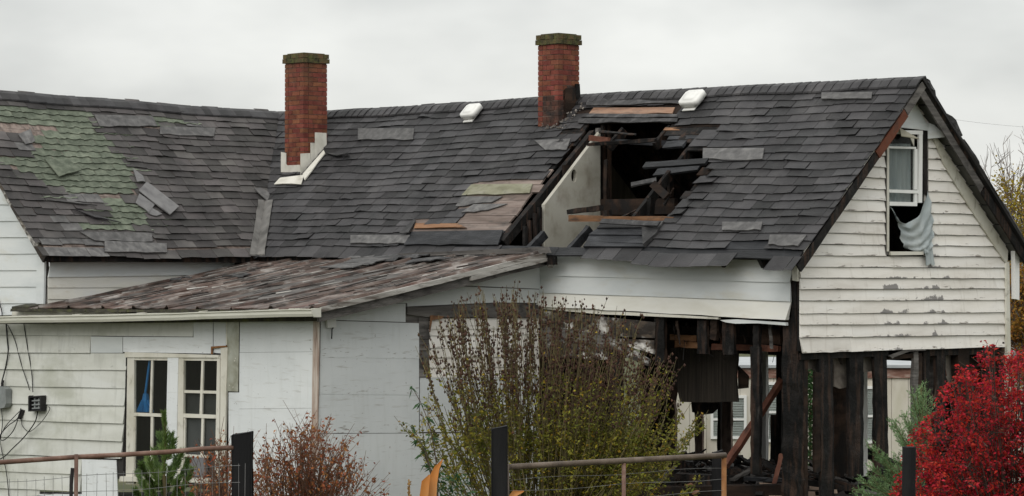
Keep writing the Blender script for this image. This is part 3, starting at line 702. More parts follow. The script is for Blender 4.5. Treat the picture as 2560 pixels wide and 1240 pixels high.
# torn shingle rags hanging at the hole's lower corner
mb = MB(L)
a = inv_m(*Z3(985, 880)); b = inv_m(*Z3(1100, 850)); c = inv_m(*Z3(985, 1000)); d = inv_m(*Z3(1060, 925))
mb.hexa([SM(*c, .0), SM(*d, .0), SM(*b, .0), SM(*a, .0), SM(*c, .06), SM(*d, .04), SM(*b, .03), SM(*a, .10)]); mb.build('torn_shingle', M['felt'], roof_main)
# wet black boards at the foot of the hole, as three lapped courses
for q0, q1, q2, q3, o in [((640, 968), (975, 985), (985, 1005), (622, 1003), .03), ((655, 930), (985, 935), (980, 985), (638, 970), .022), ((700, 895), (990, 890), (985, 935), (655, 932), .03), ((725, 862), (985, 862), (990, 890), (705, 895), .022)]:
    pts = [inv_m(*Z3(*q)) for q in (q0, q1, q2, q3)]
    mb = MB(L); mb.hexa([SM(*pts[3], o - .028), SM(*pts[2], o - .028), SM(*pts[1], o - .028), SM(*pts[0], o - .028), SM(*pts[3], o + R(0, .02)), SM(*pts[2], o + R(0, .015)), SM(*pts[1], o - .006), SM(*pts[0], o - .006)])
    mb.build('scorched_shingle', M['wetboard'], roof_main)
# exposed felt and lifted courses at the bare corner left of the hole
def slope_slab(S, inv, quad, o0, o1, name, m, par, n=4):
    a, b, c, d = quad; mb = MB(L); lo = []; hi = []
    for i in range(n + 1):
        q = i / n; top = (lerp(a[0], b[0], q), lerp(a[1], b[1], q)); bot = (lerp(d[0], c[0], q), lerp(d[1], c[1], q))
        bj = (bot[0], bot[1] + R(-2, 2)) if 0 < i < n else bot
        pt, pb = inv(*top), inv(*bj)
        hi.append([S(*pt, o0 + .006), S(*pb, o1 + R(-.004, .006))]); lo.append([S(*pt, o0 - .006), S(*pb, o1 - .014)])
    A = mb.grid(hi); B = mb.grid(lo)
    for i in range(n): mb.fc(A[i][0], B[i][0], B[i + 1][0], A[i + 1][0]); mb.fc(A[i][1], A[i + 1][1], B[i + 1][1], B[i][1])
    mb.fc(A[0][0], A[0][1], B[0][1], B[0][0]); mb.fc(A[n][0], B[n][0], B[n][1], A[n][1])
    return mb.build(name, m, par)
slope_slab(SM, inv_m, zp(Z2, [(1080, 806), (1385, 803), (1370, 850), (1030, 862)]), .012, .02, 'stripped_shingle', mat('lichen_board', [(.14, .135, .085), (.22, .215, .15), (.25, .24, .19)], (4, 9, 9), rough=.7, rand=0, layers=[((.08, .07, .055), (7, 12, 12), .55, .75, 0, .7)]), roof_main)
slope_slab(SM, inv_m, zp(Z2, [(1030, 866), (1235, 866), (1180, 895), (1000, 915)]), .01, .018, 'torn_felt', M['shingle_worn'], roof_main)
slope_slab(SM, inv_m, zp(Z2, [(1090, 905), (1260, 902), (1160, 935), (1030, 948)]), .01, .022, 'torn_felt', M['shingle_worn'], roof_main)
slope_slab(SM, inv_m, zp(Z2, [(800, 998), (1010, 1000), (1060, 1028), (795, 1028)]), .006, .03, 'split_board', M['deck_orange'], roof_main)
slope_slab(SM, inv_m, zp(Z2, [(785, 1044), (1240, 1036), (1215, 1112), (745, 1112)]), .02, .03, 'scorched_shingle', M['wetboard'], roof_main, 8)
slope_slab(SM, inv_m, zp(Z2, [(795, 985), (805, 990), (775, 1060), (730, 1065)]), .03, .07, 'torn_shingle', M['felt'], roof_main, 2)
for q in ([(640, 100), (680, 98), (1180, 150), (640, 162)], [(640, 208), (1180, 212), (1185, 232), (610, 232)], [(600, 235), (1185, 236), (1180, 262), (590, 266)]):
    slope_slab(SM, inv_m, zp(Z3, q), .02, .035, 'scorched_shingle', M['felt'], roof_main, 6)
slope_slab(SM, inv_m, zp(Z3, [(680, 170), (1165, 168), (1150, 205), (650, 212)]), .01, .02, 'split_board', mat('smoked_orange_board', [(.16, .08, .045), (.27, .155, .10), (.30, .20, .145)], (1.5, 12, 12), rough=.6, rand=0, layers=[((.06, .05, .045), (3, 9, 9), .5, .7, 0, .9)]), roof_main, 6)
# the attic: floor, partition wall with a stovepipe hole, dark far wall
mb = MB(L); mb.box(.05, 11.5, -3.85, -.1, 2.72, 2.80); mb.build('attic_floor', M['char'], house)
sp = 4.62
def under(t): return SM(sp, (t - TE) / (TR - TE), -.03)[2]
cz, ct = on_s(1431, 440, sp)[2], on_s(1431, 440, sp)[1]
mb = MB(L)
outl = [(-.42, 2.80), (-1.42, 2.80), (-1.42, under(-1.42)), (-.42, under(-.42))]
hole_ = [(ct + .045 * math.cos(a) * 1.1, cz + .085 * math.sin(a)) for a in [2 * math.pi * i / 16 for i in range(16)]]
# ring of quads between the hole and the outline
def ray_out(a):
    c, s_ = math.cos(a), math.sin(a); best = 9
    for i in range(4):
        (x1, y1), (x2, y2) = outl[i], outl[(i + 1) % 4]
        den = c * (y2 - y1) - s_ * (x2 - x1)
        if abs(den) < 1e-9: continue
        k = ((x1 - ct) * (y2 - y1) - (y1 - cz) * (x2 - x1)) / den; u_ = ((x1 - ct) * s_ - (y1 - cz) * c) / den
        if k > 0 and -1e-6 <= u_ <= 1 + 1e-6: best = min(best, k)
    return (ct + c * best, cz + s_ * best)
angs = sorted([2 * math.pi * i / 16 for i in range(16)] + [math.atan2(y - cz, x - ct) % (2 * math.pi) for x, y in outl])
for off in (0.0, .06):
    pass
inn = [(ct + .05 * math.cos(a), cz + .085 * math.sin(a)) for a in angs]; ou = [ray_out(a) for a in angs]; n = len(angs)
f_i = [mb.vt((sp - .03, x, z)) for x, z in inn]; f_o = [mb.vt((sp - .03, x, z)) for x, z in ou]
b_i = [mb.vt((sp + .03, x, z)) for x, z in inn]; b_o = [mb.vt((sp + .03, x, z)) for x, z in ou]
for i in range(n):
    j = (i + 1) % n
    mb.fc(f_i[i], f_o[i], f_o[j], f_i[j]); mb.fc(b_i[i], b_i[j], b_o[j], b_o[i]); mb.fc(f_i[i], f_i[j], b_i[j], b_i[i]); mb.fc(f_o[i], b_o[i], b_o[j], f_o[j])
part_w = mb.build('partition_wall', M['plaster'], house)
mb = MB(L); mb.box(sp + .05, sp + .09, ct - .1, ct + .1, cz - .14, cz + .14); mb.build('stovepipe_collar', M['char_brown'], part_w)
for t in (-.36, -.28, -.18, -.1): 
    mb = MB(L); mb.beam((sp, t, 2.6), (sp, t, under(t) + .02), .04, .05, (1, 0, 0), 3, .004); mb.build('stud', M['char'], part_w)
for t in (-1.47, -1.56, -1.68):
    mb = MB(L); mb.beam((sp + .06, t, 2.6), (sp + .06, t, under(t)), .045, .05, (1, 0, 0), 3, .004); mb.build('stud', M['char' if t < -1.5 else 'grey_wood'], part_w)
mb = MB(L); mb.prism([(9.3, -.1, 2.7), (9.3, -3.8, 2.7), (9.3, -1.95, 4.9)], (.06, 0, 0)); mb.build('partition_wall', M['char'], house)
mb = MB(L); mb.prism([(sp + .9, -1.7, 2.8), (sp + .9, -3.8, 2.8), (sp + .9, -3.7, 3.2), (sp + .9, -1.95, 4.8), (sp + .9, -1.7, 4.6)], (.04, 0, 0)); mb.build('partition_wall', mat('smoked_boards', [(.035, .030, .020), (.075, .064, .045), (.12, .105, .078)], (9, 9, 1.2), rough=.9, rand=0), house)

# ---- chimneys: every brick of the two faces in view is a part
def chimney(s0, t0, a, zb, zt, soot=None, capc=2):
    """near corner at (s0, t0); runs +s and -t by a"""
    core = MB(L); core.box(s0 + .012, s0 + a - .012, t0 - a + .012, t0 - .012, zb - .5, zt - .02)
    ch = core.build('chimney', M['mortar'], house)
    ch_h = .0683; n = int((zt - zb) / ch_h); hid = MB(L); hidc = MB(L)
    for c in range(n):
        z0 = zt - (c + 1) * ch_h; cap = c < capc
        e = .026 if cap else 0.0
        if cap and c == 0: e = .020
        x0, x1, y0, y1 = s0 - e, s0 + a + e, t0 - a - e, t0 + e
        bd = .095; full = a + 2 * e - bd
        cut = full * (.52 if c % 2 else .24) ; j = .005
        runs = []
        # pinwheel: four faces, each in two or three bricks
        cuts = [0, full * .5, full] if c % 2 else [0, full * .27, full * .76, full]
        for q0, q1 in zip(cuts, cuts[1:]):
            runs.append(('n', x0 + q0, x0 + q1, y1 - bd, y1)); runs.append(('u', x1 - q1, x1 - q0, y0, y0 + bd))
            runs.append(('g', x0, x0 + bd, y0 + q0, y0 + q1)); runs.append(('v', x1 - bd, x1, y1 - q1, y1 - q0))
        for f, bx0, bx1, by0, by1 in runs:
            mb = MB(L) if f in 'ng' else (hidc if cap else hid)
            o = R(-.003, .003); zj = R(-.0015, .0015)
            mb.box(bx0 + j * .8 + (o if f == 'g' else 0), bx1 - j * .8, by0 + j * .8, by1 - j * .8 + (o if f == 'n' else 0), z0 + j + zj, z0 + ch_h - (j if not cap else 0) + zj)
            if f in 'ng':
                m_ = M['cap'] if cap else M['brick']
                cpt = Vector(((bx0 + bx1) / 2, (by0 + by1) / 2, z0))
                if soot and soot(cpt) : m_ = M['brick_soot']
                mb.build('brick', m_, ch)
    hid.build('brick_back', M['brick'], ch, kind='stuff'); hidc.build('brick_back', M['cap'], ch, kind='stuff')
    mb = MB(L); mb.box(s0 + .03, s0 + a - .03, t0 - a + .03, t0 - .03, zt, zt + .015); mb.build('mortar_cap', M['cap'], ch)
    return ch
# left chimney
c1s, c1t = 10.28, -.99
z1t = on_t(757, 133, c1t)[2]; z1b = on_t(757, 445, c1t)[2]
ch1 = chimney(c1s, c1t, .45, z1b - .1, z1t)
# painted step flashing round its foot
def fpl(pts, face, th=.006):
    mb = MB(L)
    if face == 'n': mb.prism([on_t(x, y, c1t + .012) for x, y in pts], (0, th, 0))
    else: mb.prism([on_s(x, y, c1s - .012) for x, y in pts], (-th, 0, 0))
    mb.build('step_flashing', M['flash'], ch1)
fpl(zp(Z2, [(126, 640), (152, 645), (152, 700), (158, 707), (220, 704), (232, 800), (126, 800)]), 'n')
fpl(zp(Z2, [(222, 648), (270, 645), (272, 720), (240, 795), (222, 800)]), 'g')
fpl(zp(Z2, [(272, 594), (305, 596), (305, 690), (278, 735), (272, 740)]), 'g', .009)
fpl(zp(Z2, [(294, 542), (350, 545), (352, 650), (330, 680), (294, 690)]), 'g', .012)
slope_slab(SM, inv_m, zp(Z2, [(128, 780), (248, 765), (232, 812), (98, 812)]), .04, .045, 'apron_flashing', M['flash'], ch1, 3)
slope_slab(SM, inv_m, zp(Z2, [(240, 760), (345, 640), (352, 655), (250, 790)]), .035, .04, 'apron_flashing', M['flash'], ch1, 3)
slope_slab(SM, inv_m, zp(Z2, [(355, 652), (470, 658), (475, 668), (400, 672)]), .03, .07, 'lifted_shingle', M['felt'], roof_main, 4)
# right chimney, scorched at its foot
c2s, c2t = 5.47, -1.51
z2t = on_t(1395, 84, c2t)[2]; z2b = on_t(1395, 322, c2t)[2]
def soot2(p):
    x, y = PX(p)
    return (y > 246 + 10 * math.sin(x)) or (x > 1408 and y > 222 + R(-8, 8)) or (y > 285 and R(0, 1) < .8)
ch2 = chimney(c2s, c2t, .40, z2b, z2t, soot2)
for q, m_, th in ((zp(Z2, [(1545, 322), (1600, 318), (1612, 380), (1590, 470), (1545, 480)]), 'char_brown', .012), (zp(Z2, [(1594, 300), (1614, 300), (1618, 372), (1598, 375)]), 'char', .02)):
    mb = MB(L); mb.prism([on_s(x, y, c2s - .008) for x, y in q], (-th, 0, 0)); mb.build('scorched_flashing', M[m_], ch2)
rub = MB(L)
for i in range(70):       # broken mortar and flashing crumbs round the foot
    x, y = random.choice([Z2(R(1420, 1520), R(495, 535)), Z2(R(1520, 1640), 0), Z2(R(1520, 1640), 0)])
    if y == 60: y = 60 + .5 * (510 - (2 * (x - 640) - 1520) * .95 + R(-25, 35))
    s_, v_ = inv_m(x, y); r_ = R(.008, .028); p = SM(s_, v_, .02)
    rub.beam(p, p + Vector((R(-r_, r_), R(-r_, r_), r_ * .8)), r_, r_ * .8, (R(-1, 1), 1, R(-1, 1)), 1, .003)
rub.build('mortar_rubble', mat('sooty_mortar_rubble', [(.04, .035, .03), (.16, .14, .125), (.36, .33, .30)], (30, 30, 30), rough=.9, rand=.4), ch2, kind='stuff')

# ---- two roof vents: a base flange and a rounded hood tilted with the slope
def roof_vent(px, py, wdt, dep):
    s, v = inv_m(px, py); e = roof_main
    dv = dep / 3.06
    mb = MB(L)
    pts = []
    fl = [SM(s + x * wdt * .62, v + y * dv * .75 - dv * .25, .022) for x, y in ((-.5, -.5), (.5, -.5), (.5, .5), (-.5, .5))]
    mb.hexa(fl + [p + NM * .012 for p in fl]); vent = mb.build('roof_vent', M['vent'], house)
    mb = MB(L)
    th = [SM(s + math.cos(a) * .12, v + math.sin(a) * .12 / 3.06, .034) for a in [i * math.pi / 4 for i in range(8)]]
    mb.prism(th, NM * .05); mb.build('vent_throat', M['vent'], vent)
    mb = MB(L); rings = []
    def sq(sc_, o):
        r = []
        for i in range(20):
            a = 2 * math.pi * i / 20; c, d = math.cos(a), math.sin(a)
            k = 1 / (abs(c) ** 8 + abs(d) ** 8) ** (1 / 8)
            r.append(SM(s + c * k * wdt / 2 * sc_, v + d * k * dv / 2 * sc_, o))
        return r
    prof = [(.97, .055), (1.0, .055), (1.0, .105), (.96, .125), (.88, .133), (.64, .135), (.62, .142), (.3, .143)]
    rr = [[mb.vt(p) for p in sq(a, o)] for a, o in prof]
    for r0, r1 in zip(rr, rr[1:]):
        for i in range(20): mb.fc(r0[i], r0[(i + 1) % 20], r1[(i + 1) % 20], r1[i])
    mb.fc(*rr[-1]); mb.fc(*rr[0][::-1])
    mb.build('vent_hood', M['vent'], vent, True)
# long grey repair strips laid over the courses
for q in (WORN[0], WORN[1], WORN[2], WORN[3], WORN[5], zp(Z3, [(1735, 932), (1955, 932), (1900, 1000), (1725, 990)]), zp(Z3, [(330, 368), (545, 358), (520, 425), (395, 425)])):
    slope_slab(SM, inv_m, q, .022, .030, 'repair_strip', M['shingle_worn'], roof_main, 6)
def inv_w0(px, py):
    o, d = ray_local(px, py); k = 33.0
    for _ in range(14):
        p = [o[i] + k * d[i] for i in range(3)]; v = (p[0] - SW) / (SR - SW); q = SWg(p[1], v); k -= (p[2] - q[2]) * NW.z / (d[2] * NW.z + d[0] * NW.x)
    return p[1], v
for q in (WWORN[0], WWORN[1], WWORN[4], WWORN[5]):
    slope_slab(SWg, inv_w0, q, .022, .030, 'repair_strip', M['shingle_worn'], roof_wing, 6)
roof_vent(1186, 290, .30, .25)
roof_vent(1739, 259, .33, .27)
# =================================================================== WALLS
def wpt(kind, c, px, py, off=0.0):
    p = on_t(px, py, c) if kind == 'F' else on_s(px, py, c)
    return Vector((p[0], c + off, p[2])) if kind == 'F' else Vector((c - off, p[1], p[2]))
def wvec(kind, th): return (0, th, 0) if kind == 'F' else (-th, 0, 0)
def slab_px(kind, c, poly, o0, o1, name, m, parent, jit=0.0):
    mb = MB(L); mb.prism([wpt(kind, c, x + R(-jit, jit), y + R(-jit, jit), o0) for x, y in poly], wvec(kind, o1 - o0))
    return mb.build(name, m, parent)
def clap_loc(fn, bl, br, tl, tr, name, m, parent, th=.020, n=6, jit=.0025, top=.004, lap=.012, base=0.0, bulge=0.0):
    """one lapped board; fn(a, z, off) -> local point; corners are (a, z)"""
    mb = MB(L); rows = []
    for i in range(n + 1):
        q = i / n
        b = (lerp(bl[0], br[0], q), lerp(bl[1], br[1], q)); t = (lerp(tl[0], tr[0], q), lerp(tl[1], tr[1], q))
        jz = R(-jit, jit); jo = R(-jit, jit) + bulge * math.sin(math.pi * q * 2.3 + bl[1] * 3)
        rows.append([mb.vt(fn(b[0], b[1] - lap + jz, base), 0), mb.vt(fn(b[0], b[1] - lap + jz, base + th + jo), 0), mb.vt(fn(t[0], t[1], base + top), 1), mb.vt(fn(t[0], t[1], base), 1)])
    for r0, r1 in zip(rows, rows[1:]):
        for k in range(4): mb.fc(r0[k], r0[(k + 1) % 4], r1[(k + 1) % 4], r1[k])
    mb.fc(*rows[0][::-1]); mb.fc(*rows[-1])
    return mb.build(name, m, parent)
def clap_px(kind, c, bl, br, tl, tr, name, m, parent, **kw):
    def az(p):
        q = wpt(kind, c, *p); return (q[0] if kind == 'F' else q[1], q[2])
    fn = (lambda a, z, off: Vector((a, c + off, z))) if kind == 'F' else (lambda a, z, off: Vector((c - off, a, z)))
    return clap_loc(fn, az(bl), az(br), az(tl), az(tr), name, m, parent, **kw)

# ---- gable end: lapped cream boards round an upstairs window
def zrake(t):
    v = (t - TE) / (TR - TE) if t > TR else (-4.166 - t) / (-4.166 - TR)
    return lerp(interp(ZEm, 0), interp(ZRm, 0), v) - .045
lines = [(884, 868), (845, 838), (812.5, 809.5), (785, 781.5), (753, 750.5), (724, 722), (696, 697), (668, 670.5), (639.5, 643), (611, 617), (582, 591), (553, 565), (524, 539), (495, 513), (466, 487), (437, 461), (408, 435), (379, 409), (350, 383), (321, 357), (292, 331), (263, 305), (235, 279), (206, 252)]
def lzt(k):
    a = on_s(1998, lines[k][0], 0); b = on_s(2512, lines[k][1], 0)
    return lambda t: lerp(a[2], b[2], (t - a[1]) / (b[1] - a[1]))
TWR = on_s(2512, 700, 0)[1]
w0 = on_s(2212, 500, 0)[1]; w1 = on_s(2309, 500, 0)[1]; wz0 = on_s(2260, 636, 0)[2]; wz1 = on_s(2260, 322, 0)[2]
mb = MB(L)
tt = 0.0
while tt > TWR + .02:
    t2 = max(TWR, tt - .13); zb = lzt(0)((tt + t2) / 2) + .03
    def colm(za, zb1, zb2):
        mb.hexa([(.004, tt, za), (.03, tt, za), (.03, t2, za), (.004, t2, za), (.004, tt, zb1), (.03, tt, zb1), (.03, t2, zb2), (.004, t2, zb2)])
    if tt > w1 and t2 < w0:
        colm(zb, wz0, wz0); colm(wz1, max(wz1 + .02, zrake(tt)), max(wz1 + .02, zrake(t2)))
    else: colm(zb, max(zb + .02, zrake(tt)), max(zb + .02, zrake(t2)))
    tt = t2
gable = mb.build('gable_wall', M['char'], house)
gfn = lambda a, z, off: Vector((-off, a, z))
for k in range(len(lines) - 1):
    zb, zt = lzt(k), lzt(k + 1)
    def ext(zf):
        ts = [-.0 - .01 * i for i in range(int(-TWR * 100))]
        ok = [t for t in ts if zf(t) < zrake(t) + .02]
        return (ok[0], ok[-1]) if ok else None
    eb, et = ext(zb), ext(zt)
    if not eb: break
    if not et: et = ((eb[0] + eb[1]) / 2 + .01, (eb[0] + eb[1]) / 2 - .01)
    zm = (zb(w0) + zt(w0)) / 2
    if k == 0: eb = (on_s(2005, 880, 0)[1], eb[1])
    pieces = []
    if wz0 - .02 < zm < wz1 + .03:
        pieces = [(eb[0], w0, et[0], w0), (w1, eb[1], w1, et[1])]
    else:
        cuts = sorted([R(.15, .85) for _ in range(random.choice([0, 1, 1, 2]))])
        prev = 0
        for c_ in cuts + [1]:
            if c_ - prev < .12: continue
            def mix_(e, q): return lerp(e[0], e[1], q)
            pieces.append((mix_(eb, prev) - .0015, mix_(eb, c_) + .0015, mix_(et, prev) - .0015 if prev == 0 else mix_(eb, prev) - .0015, mix_(et, c_) if c_ == 1 else mix_(eb, c_) + .0015)); prev = c_
    for a, b, c_, d in pieces:
        if a - b < .03: continue
        clap_loc(gfn, (a, zb(a)), (b, zb(b)), (c_, zt(c_)), (d, zt(d)), 'clapboard', M['clap'], gable, th=.027 + R(-.003, .004), n=7, jit=.0035, lap=-.006)
def gp(poly, o0, o1, name, m, parent, jit=0): return slab_px('G', 0.0, zp(Z4, poly), o0, o1, name, M[m] if isinstance(m, str) else m, parent, jit)
gp([(715, 276), (733, 280), (1027, 748), (1024, 806), (1008, 785), (862, 560), (762, 392)], .024, .045, 'frieze_board', 'trim', gable)
gp([(1018, 800), (1031, 795), (1037, 1202), (1020, 1200)], .023, .05, 'corner_board', 'trim', gable)
gp([(1037, 742), (1056, 746), (1056, 955), (1040, 950)], .05, .11, 'corner_board', 'vinyl', gable)
gp([(636, 130), (600, 183), (586, 208), (686, 212), (664, 168)], .024, .034, 'aluminium_cap', 'alum', gable)
# crumpled aluminium over the window head, its free corner bent out
mb = MB(L)
q = zp(Z4, [(588, 207), (570, 232), (690, 246), (690, 280), (768, 271), (728, 238), (698, 214)])
offs = [.036, .040, .05, .05, .20, .12, .045]
mb_t = [mb.vt(wpt('G', 0, *p, o)) for p, o in zip(q, offs)]; mb_b = [mb.vt(wpt('G', 0, *p, o - .005)) for p, o in zip(q, offs)]
mb.fc(*mb_t[:1], mb_t[1], mb_t[2], mb_t[6]); mb.fc(mb_t[2], mb_t[3], mb_t[4]); mb.fc(mb_t[2], mb_t[4], mb_t[5], mb_t[6])
mb.fc(mb_b[6], mb_b[2], mb_b[1], mb_b[0]); mb.fc(mb_b[4], mb_b[3], mb_b[2]); mb.fc(mb_b[6], mb_b[5], mb_b[4], mb_b[2])
for i in range(7): mb.fc(mb_t[i], mb_b[i], mb_b[(i + 1) % 7], mb_t[(i + 1) % 7])
mb.build('aluminium_cap', M['alum'], gable)
mb = MB(L)
mb.hexa([wpt('G', 0, *Z4(570, 234), .045), wpt('G', 0, *Z4(545, 272), .16), wpt('G', 0, *Z4(620, 284), .16), wpt('G', 0, *Z4(602, 258), .05), wpt('G', 0, *Z4(570, 232), .05), wpt('G', 0, *Z4(545, 269), .165), wpt('G', 0, *Z4(620, 281), .165), wpt('G', 0, *Z4(602, 255), .055)])
mb.build('drip_cap', mat('dirty_flashing', [(.22, .20, .14), (.36, .34, .27)], (5, 5, 5), rough=.6, rand=0), gable)
# upstairs window
win = gp([(520, 262), (532, 262), (532, 765), (520, 765)], .0, .03, 'window', 'grey_wood', gable)
gp([(522, 300), (530, 300), (530, 752), (522, 752)], .031, .040, 'casing', 'trim', win)
gp([(560, 244), (670, 246), (670, 262), (560, 260)], .015, .045, 'window_frame', 'vinyl', win)
gp([(655, 262), (669, 262), (667, 548), (654, 548)], .015, .045, 'window_frame', 'vinyl', win)
gp([(672, 244), (691, 246), (691, 512), (672, 512)], -.02, .036, 'casing', 'char', win)
gp([(691.5, 246), (696, 247), (697, 770), (690, 770)], .0, .032, 'casing', 'grey_wood', win)
gp([(532, 752), (672, 752), (672, 766), (536, 768)], .0, .05, 'window_sill', 'trim', win)
gp([(533, 311), (646, 314), (646, 323), (533, 320)], .0, .030, 'sash_rail', 'vinyl', win)
gp([(640, 323), (652, 323), (652, 493), (640, 493)], .0, .028, 'sash_stile', 'vinyl', win)
gp([(532, 492), (662, 496), (660, 510), (532, 505)], .005, .036, 'sash_rail', 'vinyl', win)
gp([(533, 543), (650, 546), (648, 562), (533, 560)], .005, .036, 'sash_rail', 'vinyl', win)
gp([(640, 510), (650, 510), (650, 546), (640, 546)], .004, .03, 'sash_stile', 'vinyl', win)
gp([(532, 272), (640, 275), (640, 546), (532, 543)], .010, .013, 'pane', 'glass', win)
gp([(618, 262), (640, 264), (640, 312), (634, 300)], .014, .022, 'torn_screen', 'trim', win)
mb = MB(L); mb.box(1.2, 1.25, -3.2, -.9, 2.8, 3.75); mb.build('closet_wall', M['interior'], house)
# curtain hung inside the upper sash
mbc = MB(L); rows = []
for i in range(9):
    r = []
    for j in range(25):
        x = lerp(533, 640, j / 24); y = lerp(300, 548, i / 8)
        p = wpt('G', 0, *Z4(x, y), -.045 + .020 * math.sin(j * 1.35 + i * .12) + .006 * math.sin(j * 3.1))
        r.append(p)
    rows.append(r)
mbc.grid(rows); mbc.grid([[p + Vector((.004, 0, 0)) for p in r][::-1] for r in rows])
hang = mbc
lf = [(555, 560), (575, 590), (592, 625), (600, 665), (610, 705), (620, 735), (655, 752)]
rt = [(688, 500), (700, 560), (708, 610), (710, 660), (704, 700), (700, 730), (694, 752)]
rows = []
for i in range(17):
    q = i / 16 * 6; k = min(5, int(q)); f = q - k
    l_ = (lerp(lf[k][0], lf[k + 1][0], f), lerp(lf[k][1], lf[k + 1][1], f)); r_ = (lerp(rt[k][0], rt[k + 1][0], f), lerp(rt[k][1], rt[k + 1][1], f))
    r = []
    for j in range(25):
        u_ = j / 24; sag = 92 * math.sin(math.pi * u_ ** .85) * (1 - i / 16) ** 1.3 + 8 * math.sin(math.pi * u_)
        x = lerp(l_[0], r_[0], u_); y = lerp(l_[1], r_[1], u_) + sag
        o = -.05 + .115 * min(1, u_ * 1.6) + .020 * math.sin(i * 1.7 + j * .35 + 2 * u_) + .012 * math.sin(j * .9 + i * .4)
        r.append(wpt('G', 0, *Z4(x, y), o))
    rows.append(r)
hang.grid(rows); hang.grid([[p + Vector((.004, 0, 0)) for p in r][::-1] for r in rows])
rows = []
for i in range(9):
    r = []
    for j in range(9):
        x = lerp(lerp(668, 676, i / 8), lerp(702, 718, i / 8), j / 8); y = lerp(735, 806 + 6 * math.sin(j * 1.3), i / 8)
        r.append(wpt('G', 0, *Z4(x, y), .065 + .014 * math.sin(j * 1.9 + i * .3)))
    rows.append(r)
hang.grid(rows); hang.grid([[p - Vector((-.004, 0, 0)) for p in r][::-1] for r in rows])
tag(hang.build('curtain', M['curtain'], None, True), 'grey blue curtain hanging out of the upstairs gable window', 'curtain')
# rake boards and the soffit of the far overhang
def rake(S, v0, v1, s0, s1, o0, o1, name, m, n=8, jit=.004):
    mb = MB(L); rr = []
    for i in range(n + 1):
        v = lerp(v0, v1, i / n)
        rr.append([mb.vt(S(s0 + R(-jit, jit), v, o1)), mb.vt(S(s1, v, o1)), mb.vt(S(s1, v, o0 + R(-jit, jit))), mb.vt(S(s0, v, o0 + R(-jit, jit)))])
    for a, b in zip(rr, rr[1:]):
        for k in range(4): mb.fc(a[k], a[(k + 1) % 4], b[(k + 1) % 4], b[k])
    mb.fc(*rr[0][::-1]); mb.fc(*rr[-1]); return mb.build(name, m, roof_main)
rake(SM, -.02, .60, -.222, -.195, -.13, -.028, 'rake_board', M['char'])
rake(SM, .605, .84, -.226, -.195, -.135, -.028, 'rake_board', mat('rust_red_board', [(.07, .022, .012), (.13, .042, .022), (.19, .075, .045)], (6, 6, 6), rough=.8, rand=0, layers=[((.03, .02, .017), (6, 6, 6), .5, .68, 0, .85)]))
rake(SM, .845, 1.0, -.222, -.195, -.13, -.028, 'rake_board', M['grey_wood'])
rake(back_m, .02, .42, -.215, -.19, -.15, -.05, 'rake_board', M['char'])
rake(back_m, .43, .98, -.212, -.19, -.15, -.05, 'rake_board', M['grey_wood'])
for i in range(9):
    rake(back_m, i / 9 + .004, (i + 1) / 9 - .004, -.185, .0, -.085, -.066, 'soffit_board', mat('soffit_grey_%d' % i, [(.04, .04, .037), (.075, .073, .068), (.11, .108, .10)], (6, 2, 2), rough=.85, rand=.2) if i == 0 else bpy.data.materials['soffit_grey_0'], 2, .002)
# lumps of torn roofing along the far rake
for v0, v1, o in ((.985, .90, .05), (.80, .68, .055), (.66, .5, .035), (.35, .12, .03)):
    mb = MB(L); rr = []
    for i in range(6):
        v = lerp(v0, v1, i / 5); h = o * math.sin(math.pi * (i + .4) / 5.8) + R(0, .012)
        rr.append([back_m(-.25 + R(-.02, .02), v, .02), back_m(-.25 + R(-.02, .02), v, .026 + h), back_m(.05, v, .03 + h * .7), back_m(.25, v, .021)])
    mb.grid(rr); mb.fc(0, 1, 2, 3); mb.fc(20, 23, 22, 21); mb.build('torn_shingle', M['felt'], roof_main)

# ---- front wall: aluminium siding rows that survive under the eave
fw = MB(L)
mbw = [(0.06, 4.20)]
p = on_t(1980, 700, 0)
fw.box(.05, 4.2, -.035, -.012, on_t(1980, 770, 0)[2], 2.9)
fwall = fw.build('wall', M['char'], house)
al = [((1351, 686), (1977, 704), (1351, 634), (1985, 652)), ((1351, 729), (1979, 751), (1351, 686), (1977, 704))]
clap_px('F', 0, *al[0], 'siding_board', M['alum'], fwall, th=.022, n=10, jit=.002, bulge=.003)
clap_px('F', 0, *al[1], 'siding_board', M['alum'], fwall, th=.024, n=10, jit=.002, bulge=.004)
clap_px('F', 0, (1340, 762), (1972, 797), (1351, 730), (1979, 752), 'siding_board', M['alum_stain'], fwall, th=.05, n=16, jit=.006, bulge=.014)
slab_px('F', 0, [(1215, 758), (1345, 762), (1500, 776), (1800, 793), (1800, 798), (1500, 785), (1345, 771), (1215, 765)], -.01, .03, 'drip_strip', M['trim'], fwall)
slab_px('F', 0, zp(Z7, [(612, 360), (690, 356), (940, 372), (942, 387), (800, 376), (690, 378), (640, 371)]), .0, .045, 'bent_strip', M['alum'], fwall)
slab_px('F', 0, zp(Z3, [(1868, 1075), (1902, 1075), (1902, 1200), (1872, 1195)]), .0, .03, 'corner_board', M['trim'], fwall)
slab_px('F', 0, [(1255, 618), (1990, 640), (1990, 652), (1255, 634)], .05, .075, 'eave_fascia', M['char'], roof_main)

